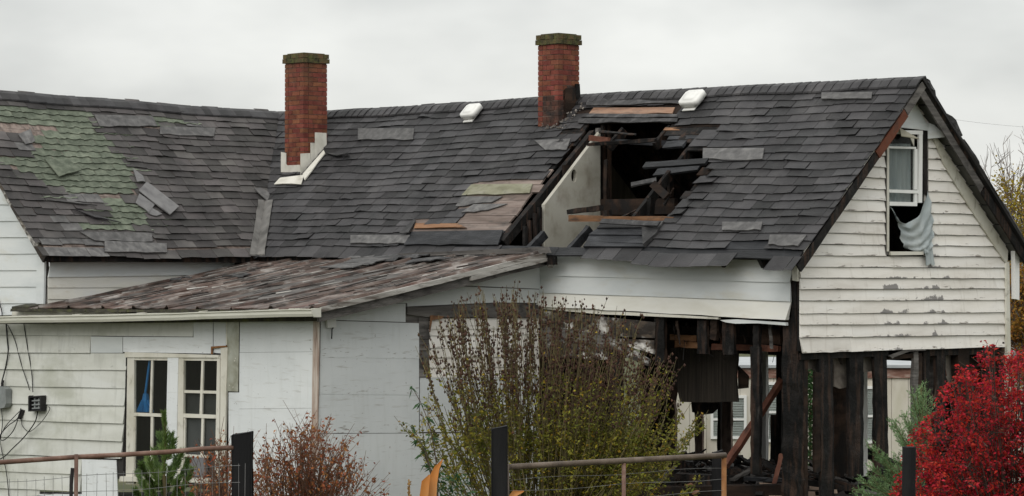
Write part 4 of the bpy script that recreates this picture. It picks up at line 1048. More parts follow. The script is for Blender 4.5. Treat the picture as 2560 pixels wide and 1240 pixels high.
# ---- lean-to: side wall of white panels
SS, TT = 4.236, 3.548
def sp_(poly, o0, o1, name, m, par): return slab_px('G', SS, poly, o0, o1, name, M[m], par)
def zlean(t): return None
mb = MB(L)
mb.prism([wpt('G', SS, x, y, -.03) for x, y in [(800, 792), (1348, 668), (1348, 1260), (788, 1260)]], (-.02, 0, 0)); side = mb.build('wall', M['grey_wood'], house)
sp_([(1130, 714), (1348, 669), (1348, 722), (1140, 713)], 0, .014, 'siding_board', 'alum', side)
sp_([(948, 757), (1130, 715.5), (1348, 724), (1348, 757), (1235, 756), (1017, 766), (1017, 758)], 0, .012, 'siding_board', 'alum', side)
sp_([(803, 789), (945, 759), (1012, 759), (1012, 805), (803, 799)], 0, .014, 'wall_panel', 'panel', side)
for bl, br, tl, tr in (((799, 892), (1046, 896), (801, 801), (1046, 808)), ((797, 984), (1046, 987), (799, 892), (1046, 896)), ((793, 1082), (1046, 1081), (797, 984), (1046, 987))):
    clap_px('G', SS, bl, br, tl, tr, 'wall_panel', M['panel'], side, th=.013, top=.010, n=5, jit=.0015, lap=.004)
sp_([(792, 1084.5), (1348, 1082), (1348, 1255), (787, 1255)], 0, .013, 'wall_panel', 'panel', side)
sp_([(1072, 944), (1348, 940), (1348, 1080), (1049, 1080), (1049, 944)], 0, .011, 'wall_panel', 'panel', side)
sp_([(1014, 767), (1348, 762), (1348, 794), (1060, 792), (1014, 786)], 0, .035, 'header_board', 'grey_wood', side)
ys = [793, 817, 845, 873, 905, 942]
for y0, y1 in zip(ys, ys[1:]):
    clap_px('G', SS, (1046, y1), (1074 + R(-4, 4), y1), (1046, y0), (1074, y0), 'old_board', M['grey_wood'], side, th=.014, n=2)
ys = [797, 821, 840, 868, 892, 917, 942]
for i, (y0, y1) in enumerate(zip(ys, ys[1:])):
    clap_px('G', SS, (1073, y1), (1346, y1 - 3), (1071, y0), (1346, y0 - 3), 'old_board', M['clap'], side, th=.018, n=6, lap=.012 if i != 1 else -.004)
sp_([(1070, 788), (1105, 790), (1100, 797), (1075, 800), (1070, 830), (1068, 830)], .036, .042, 'torn_strip', 'deck_orange', side)
slab_px('F', TT, [(788, 785), (803, 785), (796, 1255), (781, 1255)], .016, .03, 'corner_trim', mat('rust_streaked_trim', [(.20, .13, .10), (.42, .34, .29), (.56, .52, .47)], (30, 30, 3), rough=.6, rand=0), side)
slab_px('G', SS, [(808, 787), (832, 785), (833, 818), (812, 819)], .02, .06, 'trim_block', M['vinyl'], side)
mb = MB(L); mb.tube([wpt('G', SS, 826, 820, .05), wpt('G', SS, 822, 822, .06), wpt('G', SS, 821, 847, .06)], .008, 6); mb.build('hook', M['iron'], side)

# ---- lean-to: window wall
wb = MB(L)
def wloc(px, py): return on_t(px, py, TT)
xa, xb, xw0, xw1 = wloc(-120, 900)[0], SS + .022, wloc(322, 1000)[0], wloc(571, 1000)[0]
zt_, zb_, zw1, zw0 = wloc(400, 800)[2], .15, wloc(450, 890)[2], wloc(450, 1205)[2]
for a, b, c, d in ((xw0, xa, zb_, 2.35), (xb, xw1, zb_, zt_), (xw1, xw0, zb_, zw0), (xw1, xw0, zw1, zt_)):
    wb.box(a, b, TT - .06, TT - .012, c, d)
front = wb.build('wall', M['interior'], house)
rowsW = [((0, 838), (485, 842), (0, 803), (485, 800)), ((0, 882), (228, 883), (0, 838), (228, 840)), ((0, 923.5), (319, 926), (0, 882), (321, 883.5)), ((0, 965), (316, 971), (0, 923.5), (319, 926)), ((0, 1009), (313, 1015), (0, 965), (316, 971)), ((0, 1049), (311, 1060), (0, 1009), (313, 1015)), ((0, 1092), (308, 1104), (0, 1049), (311, 1060)), ((0, 1135), (305, 1147), (0, 1092), (308, 1104)), ((0, 1178), (205, 1187), (0, 1135), (206, 1146)), ((0, 1220), (203, 1230), (0, 1178), (205, 1187)), ((0, 1262), (100, 1268), (0, 1220), (100, 1225))]
for bl, br, tl, tr in rowsW:
    k = (br[1] - bl[1]) / (br[0] - bl[0]); k2 = (tr[1] - tl[1]) / (tr[0] - tl[0])
    clap_px('F', TT, (-120, bl[1] - 120 * k), br, (-120, tl[1] - 120 * k2), tr, 'siding_board', M['lap'], front, th=.026 + R(-.003, .003), n=8, jit=.003, bulge=.004, lap=-.003)
for poly, o, m in [([(229, 841), (308, 842), (308, 882), (229, 882)], .012, 'alum'), ([(310, 842), (486, 843), (486, 801), (534, 801), (534, 884), (310, 880)], .013, 'panel'), ([(536, 801), (566, 801), (566, 884), (536, 882)], .011, 'panel'),
                   ([(206, 1148), (292, 1150), (296, 1255), (100, 1255), (100, 1235), (206, 1235)], .009, 'panel'), ([(602, 801), (790, 801), (788, 879), (601, 881)], .012, 'panel'), ([(601, 881.6), (788, 879.6), (786, 1020), (600, 1022)], .0135, 'panel'), ([(600, 1022.6), (786, 1020.6), (783, 1255), (598, 1255)], .012, 'panel'), ([(573, 981), (600, 981), (597, 1255), (573, 1255)], .010, 'panel'), ([(566, 801), (570, 801), (570, 862), (566, 862)], .008, 'trim')]:
    slab_px('F', TT, poly, 0, o, 'wall_panel', M[m], front)
strip = slab_px('F', TT, [(570, 801), (601, 801), (598, 979), (571, 978)], .013, .017, 'metal_strip', M['metal_strip'], front)
for x, y in ((592, 896), (590, 902), (577, 963), (586, 968), (580, 880)):
    mb = MB(L); c = wpt('F', TT, x, y, .017); mb.prism([c + Vector((.008 * math.cos(a), 0, .008 * math.sin(a))) for a in [i * math.pi / 3 for i in range(6)]], (0, .006, 0)); mb.build('nail_head', M['flash'], strip)
# the double window
def fp(poly, o0, o1, name, m, par): return slab_px('F', TT, zp(Z5, poly), o0, o1, name, M[m] if isinstance(m, str) else m, par)
dwin = fp([(640, 520), (1105, 535), (1110, 548), (640, 546)], .0, .05, 'window', 'trim', front)
fp([(648, 547), (682, 547), (680, 1180), (640, 1180)], .0, .035, 'casing', 'trim', dwin)
fp([(636, 547), (646, 547), (634, 1140), (622, 1140)], .0, .02, 'casing', 'char', dwin)
fp([(852, 547), (905, 547), (893, 1180), (838, 1180)], .0, .042, 'mullion_post', 'panel', dwin)
fp([(905, 547), (930, 547), (926, 1180), (894, 1180)], .0, .036, 'casing', 'trim', dwin)
fp([(1098, 547), (1112, 547), (1106, 1180), (1086, 1180)], .0, .038, 'casing', 'trim', dwin)
fp([(1113, 492), (1147, 494), (1140, 720), (1128, 1180), (1108, 1180)], .0, .028, 'casing', 'trim', dwin)
fp([(1068, 492), (1145, 487), (1147, 494), (1075, 502), (1075, 530), (1068, 530)], .03, .04, 'bent_flashing', 'rust_orange', dwin)
fp([(625, 1140), (1120, 1150), (1120, 1172), (622, 1165)], .0, .08, 'window_sill', 'trim', dwin)
fp([(682, 547), (852, 548), (852, 562), (682, 560)], .0, .03, 'sash_rail', 'trim', dwin)
fp([(664, 822), (830, 828), (828, 844), (662, 838)], .0, .034, 'sash_rail', 'trim', dwin)
fp([(764, 562), (773, 562), (766, 824), (756, 824)], .004, .026, 'muntin', 'trim', dwin)
fp([(762, 842), (774, 842), (768, 1150), (758, 1150)], .004, .026, 'muntin', 'trim', dwin)
fp([(678, 840), (686, 840), (680, 1150), (672, 1150)], .004, .026, 'sash_stile', 'trim', dwin)
fp([(930, 548), (1098, 549), (1098, 564), (930, 562)], .0, .03, 'sash_rail', 'trim', dwin)
fp([(930, 710), (1093, 714), (1093, 728), (930, 724)], .004, .026, 'muntin', 'trim', dwin)
fp([(905, 826), (1090, 834), (1090, 852), (903, 846)], .0, .034, 'sash_rail', 'trim', dwin)
fp([(1016, 564), (1026, 564), (1018, 832), (1006, 832)], .004, .027, 'muntin', 'trim', dwin)
fp([(1016, 850), (1027, 850), (1018, 1150), (1008, 1150)], .004, .026, 'muntin', 'trim', dwin)
fp([(926, 850), (936, 850), (930, 1150), (920, 1150)], .004, .026, 'sash_stile', 'trim', dwin)
for poly in ([(684, 562), (764, 562), (756, 824), (676, 824)], [(773, 562), (852, 563), (842, 828), (766, 826)], [(686, 842), (762, 842), (758, 1150), (680, 1150)], [(774, 843), (848, 845), (840, 1150), (768, 1150)],
             [(930, 564), (1016, 564), (1012, 712), (928, 712)], [(1026, 564), (1098, 565), (1095, 714), (1022, 714)], [(926, 726), (1011, 728), (1006, 830), (922, 828)], [(1021, 728), (1094, 728), (1090, 832), (1018, 832)], [(936, 850), (1016, 850), (1008, 1150), (928, 1150)], [(1027, 850), (1090, 852), (1084, 1150), (1018, 1150)]):
    fp(poly, .010, .013, 'pane', 'glass', dwin)
fp([(920, 1030), (1050, 1036), (1048, 1048), (920, 1042)], .0, .05, 'sash_rail', 'trim', dwin)
fp([(962, 1044), (1046, 1046), (1040, 1142), (964, 1140)], .012, .05, 'blocked_pane', mat('grey_sheet', [(.13, .13, .14), (.17, .17, .18)], (3, 3, 3), rough=.6, rand=0), dwin)
SCR = mat('grey_screen', [(.07, .072, .076), (.105, .108, .112)], (3, 3, 3), rough=.9, rand=.05)
fp([(930, 850), (1090, 852), (1084, 1150), (922, 1150)], -.03, -.02, 'screen', SCR, dwin)
fp([(926, 728), (1093, 730), (1090, 832), (922, 830)], -.034, -.03, 'screen', mat('dim_screen', [(.035, .037, .037), (.06, .062, .06)], (3, 3, 3), rough=.9, rand=.05), dwin)
# lean-to and main house room backs, so the windows look into dark rooms
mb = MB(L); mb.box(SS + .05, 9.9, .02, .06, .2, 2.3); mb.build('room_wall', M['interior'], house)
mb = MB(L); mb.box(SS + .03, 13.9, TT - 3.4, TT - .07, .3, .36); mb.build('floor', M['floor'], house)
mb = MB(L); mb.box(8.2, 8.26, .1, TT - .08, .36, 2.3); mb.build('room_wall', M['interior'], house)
# blue broom standing head down against the pane
br = thing('broom', L(wpt('F', TT, 356, 1031, -.05)), 'bright blue broom standing behind the left pane of the double window', 'broom')
mb = MB(L); mb.tube([wpt('F', TT, 369, 895, -.04), wpt('F', TT, 357, 985, -.04)], .017, 8); mb.build('handle', M['blue'], br)
mb = MB(L); mb.hexa([wpt('F', TT, *Z5(702, 765), -.07), wpt('F', TT, *Z5(725, 765), -.07), wpt('F', TT, *Z5(725, 765), -.02), wpt('F', TT, *Z5(702, 765), -.02), wpt('F', TT, *Z5(706, 728), -.06), wpt('F', TT, *Z5(722, 728), -.06), wpt('F', TT, *Z5(722, 728), -.03), wpt('F', TT, *Z5(706, 728), -.03)]); mb.build('broom_head', M['blue'], br)
mb = MB(L)
for i in range(90):
    q = R(0, 1); x0 = lerp(702, 726, q); x1 = lerp(674, 752, q) + R(-3, 3); o = R(-.065, -.02)
    mb.beam(wpt('F', TT, *Z5(x0, 762), o * .8), wpt('F', TT, *Z5(x1, 822 + R(-5, 0)), o), .012, .010)
mb.build('bristles', M['blue'], br, kind='stuff')

# ---- lean-to roof: rusted sheets with rolled seams falling to the gutter
eA, eB = on_t(35, 768, 3.80), on_t(792, 771, 3.80)
tB, tA = on_t(1372, 628, .10), on_t(600, 652, .10)
def LR(s, q, off=0.0):
    ze = lerp(eB[2], eA[2], (s - eB[0]) / (eA[0] - eB[0])); zt = lerp(tB[2], tA[2], (s - tB[0]) / (tA[0] - tB[0]))
    return Vector((s, lerp(3.80, .10, q), lerp(ze, zt, q) - .03 * math.sin(math.pi * q) * (.6 + .4 * math.sin(s * 1.3)))) + Vector((0, .18, .98)) * off
mb = MB(L)
sR = eB[0]
for i in range(12):
    a = lerp(sR + .03, 9.93, i / 12); b = lerp(sR + .03, 9.93, (i + 1) / 12)
    mb.hexa([LR(a, .01, -.05), LR(b, .01, -.05), LR(b, 1, -.05), LR(a, 1, -.05), LR(a, .01, -.018), LR(b, .01, -.018), LR(b, 1, -.018), LR(a, 1, -.018)])
lroof = mb.build('roof', M['grey_wood'], house)
s = sR - .02; i = 0
while s < 9.95:
    b = min(9.95, s + .70 + R(-.08, .08)); mb = MB(L); nq = 9
    prof = [(0, .006), (.03, .036), (.075, .036), (.11, .005), (.32, -.002), (.5, .006), (.75, -.003), (1.0, .004)]
    rows = []
    for k in range(nq + 1):
        q = k / nq; wv = R(-.009, .009)
        rows.append([LR(lerp(s, b, x), q - (.012 if k == 0 else 0) + (R(-.004, .004) if k == 0 else 0), o + wv + (R(-.003, .006) if x in (0, 1.0) else 0)) for x, o in prof])
    T_ = mb.grid(rows); B_ = mb.grid([[p - Vector((0, .0018, .012)) for p in r] for r in rows])
    for k in range(nq): mb.fc(T_[k][0], B_[k][0], B_[k + 1][0], T_[k + 1][0]); mb.fc(T_[k][-1], T_[k + 1][-1], B_[k + 1][-1], B_[k][-1])
    for j in range(len(prof) - 1): mb.fc(T_[0][j], T_[0][j + 1], B_[0][j + 1], B_[0][j])
    mb.build('roof_sheet', M['rust_roof'], lroof)
    s = b + .004
mb = MB(L); rows = []
for q0, q1 in ((9.95, eA[0]),):
    pts = [LR(q0, -.01, -.02), LR(q1, -.01, -.02), LR(q1, .05, -.02), LR(q0, .05, -.02)]
    mb.hexa(pts + [p + Vector((0, .002, .035)) for p in pts])
mb.build('roof_sheet', M['moss_edge'], lroof)
# mossy eave edge in short wet lengths
s = sR
while s < eA[0]:
    b = min(eA[0], s + R(.5, 1.1)); mb = MB(L)
    mb.beam(LR(s, -.012, -.032), LR(b, -.012, -.032), .03, .036 + R(-.004, .006), (0, 0, 1), 4, .004); mb.build('eave_edge', M['moss_edge'], lroof); s = b + .006
mb = MB(L); mb.beam(wpt('F', 3.72, 32, 782), wpt('F', 3.72, 300, 778), .03, .07, (0, 0, 1), 6, .003); mb.build('fascia_board', M['trim'], lroof)
mb = MB(L); mb.beam(wpt('F', 3.70, -100, 800), wpt('F', 3.70, 792, 790), .03, .12, (0, 0, 1), 8, .003); mb.build('fascia_board', M['moss_edge'], lroof)
SCRAP = ['pale curled shingle scrap at the left of the heap on the rusty lean-to roof', 'dark curled felt scrap in the middle of the heap high on the lean-to roof', 'dark felt scrap at the right of the heap, touching the main eave',
         'pale flat shingle scrap lowest of the heap on the lean-to roof', 'dark felt scrap right of the heap near the lean-to rake', 'small dark felt scrap at the top right of the lean-to roof under the eave',
         'pale shingle scrap pushed up under the eave behind the heap', 'small dark felt scrap alone halfway down the left side of the lean-to roof', 'tiny dark chip of felt at the far left of the lean-to roof']
# stripped felt and cast-off shingles lying near the top of the sheets
for k, (px0, px1, q0, q1) in enumerate([(850, 930, .80, .90), (900, 985, .86, .96), (960, 1045, .90, .99), (800, 880, .72, .80), (1010, 1080, .80, .88), (1020, 1070, .93, 1.0), (870, 930, .93, 1.0), (560, 600, .55, .6), (425, 445, .52, .57)]):
    sA = on_t(px0, 660, lerp(3.8, .1, q0))[0]; sB = on_t(px1, 660, lerp(3.8, .1, q0))[0]
    mb = MB(L); rows = []
    for i in range(4):
        rows.append([LR(lerp(sA, sB, i / 3) + R(-.04, .04), lerp(q0, q1, j / 3) + R(-.008, .008), .03 + R(0, .035)) for j in range(4)])
    T_ = mb.grid(rows); B_ = mb.grid([[p - Vector((0, 0, .012)) for p in r] for r in rows])
    for i in range(3):
        mb.fc(T_[i][0], B_[i][0], B_[i + 1][0], T_[i + 1][0]); mb.fc(T_[i][3], T_[i + 1][3], B_[i + 1][3], B_[i][3]); mb.fc(T_[0][i], T_[0][i + 1], B_[0][i + 1], B_[0][i]); mb.fc(T_[3][i], B_[3][i], B_[3][i + 1], T_[3][i + 1])
    o_ = mb.build('cast_off_shingle', M['felt'] if k % 3 else M['shingle_worn'])
    tag(o_, SCRAP[k], 'shingle scrap', 'roofing scraps on the lean-to roof')
# loose weathered strips lying down the sheets
random.seed(33)
for k in range(8):
    s0 = R(sR + .2, 9.2); q0 = R(.05, .6); q1 = min(.98, q0 + R(.10, .25)); ds = R(-.15, .15)
    mb = MB(L); p0, p1 = LR(s0, q0, .035), LR(s0 + ds, q1, .035)
    mb.beam(p0, p1, R(.03, .075), .012, (0, .18, .98), 6, .006, R(.5, 1.1)); mb.build('loose_strip', M['grey_wood'], lroof)
# flakes and curled scales of rotted roofing on the sheets
fl = MB(L)
for k in range(300):
    s0 = R(sR + .05, 9.8); q0 = R(.01, .97); w_ = R(.008, .035); l_ = R(.03, .16)
    if s0 + w_ > 9.9: continue
    fl.mat = random.choice([0, 0, 0, 1, 2]); h0 = R(.008, .016); h1 = h0 + R(0, .018)
    a = [LR(s0, q0, h1), LR(s0 + w_, q0 + R(-.006, .006), h1 + R(-.01, .01)), LR(s0 + w_ * R(.6, 1.2), q0 + l_, h0), LR(s0 + R(-.02, .02), q0 + l_ * R(.7, 1), h0)]
    fl.hexa([p - Vector((0, .001, .006)) for p in a] + a)
fl.build('roof_flakes', [M['grey_wood'], M['rake_paint'], M['char_brown']], lroof, kind='stuff')
# rake of the lean-to: light peeling board over a dark one
mb = MB(L); n = 10; rr = []
def rk(q, ds, dz): p = LR(sR - ds, q); return Vector((p[0], p[1], p[2] + dz))
for nm, d0, d1, z0, z1, m, qa, qb in (('rake_board', .0, .045, -.155, -.03, 'grey_wood', .0, .97), ('rake_board', .05, .085, -.045, .012, 'rake_paint', .0, .995), ('rake_board', .05, .10, -.10, -.05, 'rake_paint', .62, .96)):
    mb = MB(L); rr = []
    for i in range(n + 1):
        q = lerp(qa, qb, i / n); j = R(-.005, .005)
        rr.append([mb.vt(rk(q, d0, z0 + j)), mb.vt(rk(q, d1, z0 + j)), mb.vt(rk(q, d1, z1 + R(-.004, .004))), mb.vt(rk(q, d0, z1))])
    for a, b in zip(rr, rr[1:]):
        for k in range(4): mb.fc(a[k], a[(k + 1) % 4], b[(k + 1) % 4], b[k])
    mb.fc(*rr[0][::-1]); mb.fc(*rr[-1]); mb.build(nm, M[m], lroof)
slab_px('F', .15, zp(Z6, [(1212, 25), (1255, 25), (1262, 60), (1245, 98), (1225, 70), (1205, 60)]), 0, .08, 'broken_end_block', M['painted_rem'], lroof)
slab_px('F', .30, [(1000, 634), (1370, 617), (1376, 632), (1040, 640), (980, 646)], -.02, .02, 'burnt_edge_board', M['grey_wood'], lroof)
# gutter: open trough with lip, closed end and hangers
gp0, gp1 = on_t(-90, 803, 3.92), on_t(786, 782, 3.92)
mb = MB(L); prof = [(-.085, .05), (-.085, -.045), (.015, -.045), (.03, -.012), (.03, .02), (.045, .03), (.045, .042), (.036, .042), (.024, .03), (.022, -.008), (.010, -.036), (-.078, -.036), (-.078, .05)]
n = 14; rr = []
for i in range(n + 1):
    q = i / n; c = Vector(gp0).lerp(Vector(gp1), q); sg = .006 * math.sin(q * 9) + R(-.002, .002)
    rr.append([mb.vt((c[0], c[1] + a, c[2] + b + sg)) for a, b in prof])
for a, b in zip(rr, rr[1:]):
    for k in range(len(prof)): mb.fc(a[k], a[(k + 1) % len(prof)], b[(k + 1) % len(prof)], b[k])
mb.fc(*rr[0]); mb.fc(*rr[-1][::-1])
gut = mb.build('gutter', M['gutter'], lroof)
mb = MB(L); c = Vector(gp1); mb.prism([(c[0] - .004, c[1] - .09, c[2] - .05), (c[0] - .004, c[1] + .016, c[2] - .05), (c[0] - .004, c[1] + .036, c[2] - .012), (c[0] - .004, c[1] + .05, c[2] + .046), (c[0] - .004, c[1] - .09, c[2] + .055)], (-.006, 0, 0)); mb.build('end_cap', M['gutter'], gut)
for q in (.2, .36, .55, .72, .9):
    c = Vector(gp0).lerp(Vector(gp1), q); mb = MB(L); mb.beam(c + Vector((0, -.09, .055)), c + Vector((.02, .045, .047)), .022, .008); mb.build('hanger', M['flash'], gut)

# ---- wing: wall under its eave, and its gable wall going up out of the frame
SWW = 9.99
mb = MB(L); mb.box(SWW + .012, SWW + .04, -.0, TT - .065, .2, 2.93); wwall = mb.build('wall', M['grey_wood'], house)
for i, (yl, yr, yl2, yr2, m) in enumerate([(691, 684, 656, 648, 'alum'), (717, 716, 691, 684, 'alum_stain'), (745, 748, 717, 716, 'alum_stain'), (775, 782, 745, 748, 'alum_stain')]):
    x0, x1 = 119, 585
    clap_px('G', SWW, (x0, yl), (x1, yr), (x0 + (7 if i == 0 else 0), yl2), (x1, yr2), 'siding_board', M[m], wwall, th=.03 if i == 0 else .02, n=6, jit=.002)
slab_px('G', SWW, [(118, 641), (600, 640), (600, 652), (118, 656)], .0, .02, 'frieze_board', M['char_brown'], wwall)
mb = MB(L); pz = [wpt('F', TT, x, y, -.06) for x, y in [(-260, 800), (118, 800), (112, 640), (0, 455), (-260, 40)]]; mb.prism(pz, (0, .045, 0)); gw = mb.build('gable_wall', M['grey_wood'], house)
ly = [797, 755.5, 714.5, 673.5, 632, 591, 550, 509, 468, 427, 386]
def rx(y): return 97 if y >= 632 else (y - 468) / 164 * 98
for y0, y1 in zip(ly, ly[1:]):
    xb_, xt_ = rx(y0), rx(y1)
    if xb_ < -100: break
    clap_px('F', TT, (-170, y0 + 1), (xb_, y0), (-170, y1 + 1), (max(-168, xt_), y1), 'siding_board', M['alum'], gw, th=.022, n=5, jit=.002)
slab_px('F', TT, [(97, 640), (116, 645), (113, 772), (94, 770)], .0, .03, 'corner_board', M['alum'], gw)
mb = MB(L); rr = []
for i in range(7):
    v = lerp(-.01, 1, i / 6); rr.append([mb.vt(SWg(3.70, v, -.14)), mb.vt(SWg(3.73, v, -.14)), mb.vt(SWg(3.73, v, -.028)), mb.vt(SWg(3.70, v, -.028))])
for a, b in zip(rr, rr[1:]):
    for k in range(4): mb.fc(a[k], a[(k + 1) % 4], b[(k + 1) % 4], b[k])
mb.fc(*rr[0][::-1]); mb.fc(*rr[-1]); mb.build('rake_board', M['painted_rem'], roof_wing)
mb = MB(L); mb.beam(SWg(3.72, -.008, -.06), SWg(.1, -.008, -.06), .03, .10, (0, 0, 1), 10, .004); mb.build('eave_fascia', M['char'], roof_wing)
mb = MB(L); mb.beam(SM(10.4, -.008, -.07), SM(3.7, -.008, -.07), .03, .10, (0, 0, 1), 12, .004); mb.build('eave_fascia', M['char'], roof_main)

# ---- the burned lower storey: posts, plates, rags of wall
def box_px(kind, c, x0, x1, y0, y1, dep, name, m, par, lean=0, n=6, jit=.006, xb=None):
    """upright timber on a wall plane, its face at off 0, running `dep` inwards"""
    mb = MB(L); rr = []
    cxm = (x1 - x0) * .06 if jit > .004 else 0; x0 += cxm; x1 -= cxm
    wk = [0, 0]; n = max(n, int(abs(y1 - y0) / 26))
    for i in range(n + 1):
        wk = [max(-.3, min(.3, q + R(-.12, .12))) for q in wk]
        y = lerp(y1, y0, i / n); sh = lerp(0, lean, i / n) + (wk[0] + wk[1]) * 3 * (1 if jit > .004 else 0); r = []
        for x, o in ((x0 + wk[0] * .25 * (x1 - x0) , 0), (x1 - wk[1] * .25 * (x1 - x0), 0), (x1 - wk[1] * .3 * (x1 - x0), -dep), (x0 + wk[0] * .3 * (x1 - x0), -dep)):
            p = wpt(kind, c, x + sh, y, 0)
            r.append(mb.vt(p + Vector(wvec(kind, o)) + Vector((R(-jit, jit), R(-jit, jit), R(-jit, jit) * 2))))
        rr.append(r)
    for a, b in zip(rr, rr[1:]):
        for k in range(4): mb.fc(a[k], a[(k + 1) % 4], b[(k + 1) % 4], b[k])
    mb.fc(*rr[0][::-1]); mb.fc(*rr[-1])
    return mb.build(name, M[m] if isinstance(m, str) else m, par)
frame = MB(L); frame.box(-.02, 4.3, -.16, -.03, .02, .17); frame.box(-.02, .10, -3.88, -.17, .02, .17)
burnt = frame.build('burned_frame', M['char'], house)
mb = MB(L); mb.box(.1, 11.5, -3.86, -.17, .12, .17); mb.build('floor', M['floor'], house)
mb = MB(L); mb.box(.02, 4.2, -3.9, -.02, -.4, .015); mb.build('foundation', M['grey_wood'], house)
# corner post and the stub going up behind the siding
mb = MB(L); mb.beam((.16, -.09, .1), (.15, -.08, on_t(1980, 800, 0)[2] + .02), .24, .12, (0, 1, 0), 18, .014); mb.build('corner_post', M['char'], burnt)
mb = MB(L); mb.beam((.065, -.165, .1), (.065, -.16, 2.02), .06, .07, (0, 1, 0), 10, .007); mb.build('corner_post', M['char_brown'], burnt)
mb = MB(L); mb.beam((.10, -.06, 1.9), (.10, -.06, 2.75), .09, .08, (0, 1, 0), 6, .006); mb.build('corner_post', M['char'], burnt)
# gable side
for x0, x1, y0, y1, dp, m, ln in [(2052, 2088, 872, 1250, .05, 'char', -4), (2124, 2160, 872, 1190, .05, 'char', 0), (2186, 2226, 868, 1200, .05, 'char', -6), (2037, 2053, 930, 1180, .04, 'char_brown', 0), (2283, 2297, 880, 1120, .05, 'grey_wood', 0), (2308, 2326, 878, 1120, .05, 'char', 0), (2296, 2306, 890, 1120, .03, 'char_brown', 0), (2338, 2366, 872, 1110, .05, 'char', 0), (2395, 2425, 870, 1110, .10, 'char_brown', 0), (2460, 2490, 868, 1110, .05, 'char', 0)]:
    box_px('G', 0.02, x0, x1, y0, y1, dp, 'stud', m, burnt, ln)
PL = mat('smoke_stained_plaster', [(.12, .10, .085), (.25, .22, .19), (.36, .33, .29)], (3, 3, 3), rough=.9, rand=.15, layers=[((.035, .028, .023), (2.6, 2.6, 2.6), .50, .70, 0, .9)])
for poly, dep, m in [([(2008, 884), (2056, 884), (2056, 925), (2042, 934), (2030, 922), (2008, 928)], -.16, PL), ([(2086, 884), (2126, 884), (2126, 965), (2100, 972), (2086, 966)], -.16, PL), ([(2086, 966), (2128, 968), (2126, 1120), (2120, 1190), (2086, 1195)], -.30, M['char_brown']), ([(2150, 884), (2190, 882), (2188, 926), (2160, 932)], -.16, PL),
                     ([(2322, 874), (2345, 874), (2345, 1110), (2326, 1110)], -.16, M['grey_wood']), ([(2362, 872), (2400, 872), (2398, 960), (2385, 985), (2364, 940)], -.16, PL), ([(2420, 870), (2500, 868), (2500, 1110), (2424, 1110)], -.18, M['char_brown'])]:
    slab_px('G', -dep, poly, -.02, 0, 'burnt_wall_sheet', m, burnt)
slab_px('G', 0.0, [(2004, 884), (2225, 876), (2225, 890), (2004, 900)], -.10, -.02, 'wall_plate', M['char'], burnt)
slab_px('G', 0.0, [(2320, 872), (2506, 866), (2506, 884), (2320, 890)], -.10, -.02, 'wall_plate', M['char'], burnt)
slab_px('G', 0.0, zp(Z8, [(620, 405), (720, 365), (830, 360), (840, 372), (740, 378), (650, 412), (640, 420)]), -.01, .02, 'torn_strip', M['grey_wood'], burnt)
slab_px('G', 0.0, zp(Z8, [(632, 400), (835, 388), (836, 414), (760, 418), (640, 430)]), -.08, -.03, 'window_head', M['char_brown'], burnt)
box_px('G', .9, 2158, 2170, 925, 1190, .05, 'door_jamb', 'vinyl', burnt)
# front side
for x0, x1, y0, y1, dp, m, ln in [(1874, 1900, 868, 1185, .05, 'char', 0), (1742, 1768, 800, 885, .05, 'char', 0), (1772, 1790, 800, 850, .05, 'char_brown', 3), (1804, 1836, 800, 888, .05, 'char', 0), (1882, 1898, 805, 875, .05, 'char', 0), (1636, 1662, 790, 905, .05, 'char', 0), (1360, 1388, 800, 1240, .05, 'char', 0), (1520, 1552, 840, 1240, .05, 'char', 0)]:
    box_px('F', -.03, x0, x1, y0, y1, dp, 'stud', m, burnt, ln)
for x0, x1, y0, y1, m in [(1803, 1829, 995, 1200, 'scorched_tan'), (1734, 1756, 1000, 1200, 'scorched_tan'), (1634, 1690, 950, 1215, 'scorched_tan'), (1793, 1801, 990, 1170, 'char'), (1600, 1640, 900, 1200, 'char')]:
    box_px('F', -3.80, x0, x1, y0, y1, .04, 'stud', m, burnt)
box_px('F', -3.70, 1900, 1917, 868, 1190, .05, 'door_jamb', 'vinyl', burnt)
mb = MB(L); mb.beam(wpt('F', -1.2, 1955, 950), wpt('F', -.5, 1812, 1168), .075, .07, (0, 1, 0), 8, .005); mb.build('brace', M['brace'], burnt)
slab_px('F', -.9, zp(Z7, [(350, 500), (690, 490), (690, 560), (680, 640), (690, 770), (640, 768), (560, 772), (400, 770), (385, 700), (360, 640)]), -.02, .0, 'hanging_sheet', mat('smoked_corrugated_sheet', [(.012, .010, .008), (.030, .024, .019), (.05, .040, .031)], (40, 2, 1.2), rough=.75, rand=0, bump=.5, bscale=(60, 2, 2)), burnt)
slab_px('F', -1.4, zp(Z7, [(455, 768), (595, 768), (590, 800), (560, 828), (505, 835), (460, 820)]), -.02, .0, 'hanging_sheet', M['char'], burnt)
slab_px('F', -.95, zp(Z7, [(690, 590), (740, 640), (738, 700), (690, 705)]), -.02, 0, 'hanging_sheet', M['char_brown'], burnt)
for y0, y1, x0, x1, t, m in [(836, 850, 1680, 1745, -.5, 'deck_orange'), (852, 868, 1690, 1748, -.5, 'deck_orange'), (860, 874, 1782, 1900, -.55, 'brace'), (862, 876, 1890, 1948, -.25, 'brace'), (812, 838, 1660, 1960, -.7, 'char'), (836, 872, 1836, 1950, -.75, 'char_brown')]:
    mb = MB(L); mb.beam(wpt('F', t, x0, (y0 + y1) / 2), wpt('F', t, x1, (y0 + y1) / 2 + 3), .06, (y1 - y0) * .0048, (0, 0, 1), 6, .006); mb.build('burnt_joist', M[m], burnt)
slab_px('F', -.5, zp(Z7, [(272, 488), (318, 490), (316, 502), (290, 510), (270, 502)]), -.05, 0, 'burnt_joist', M['deck_orange'], burnt)
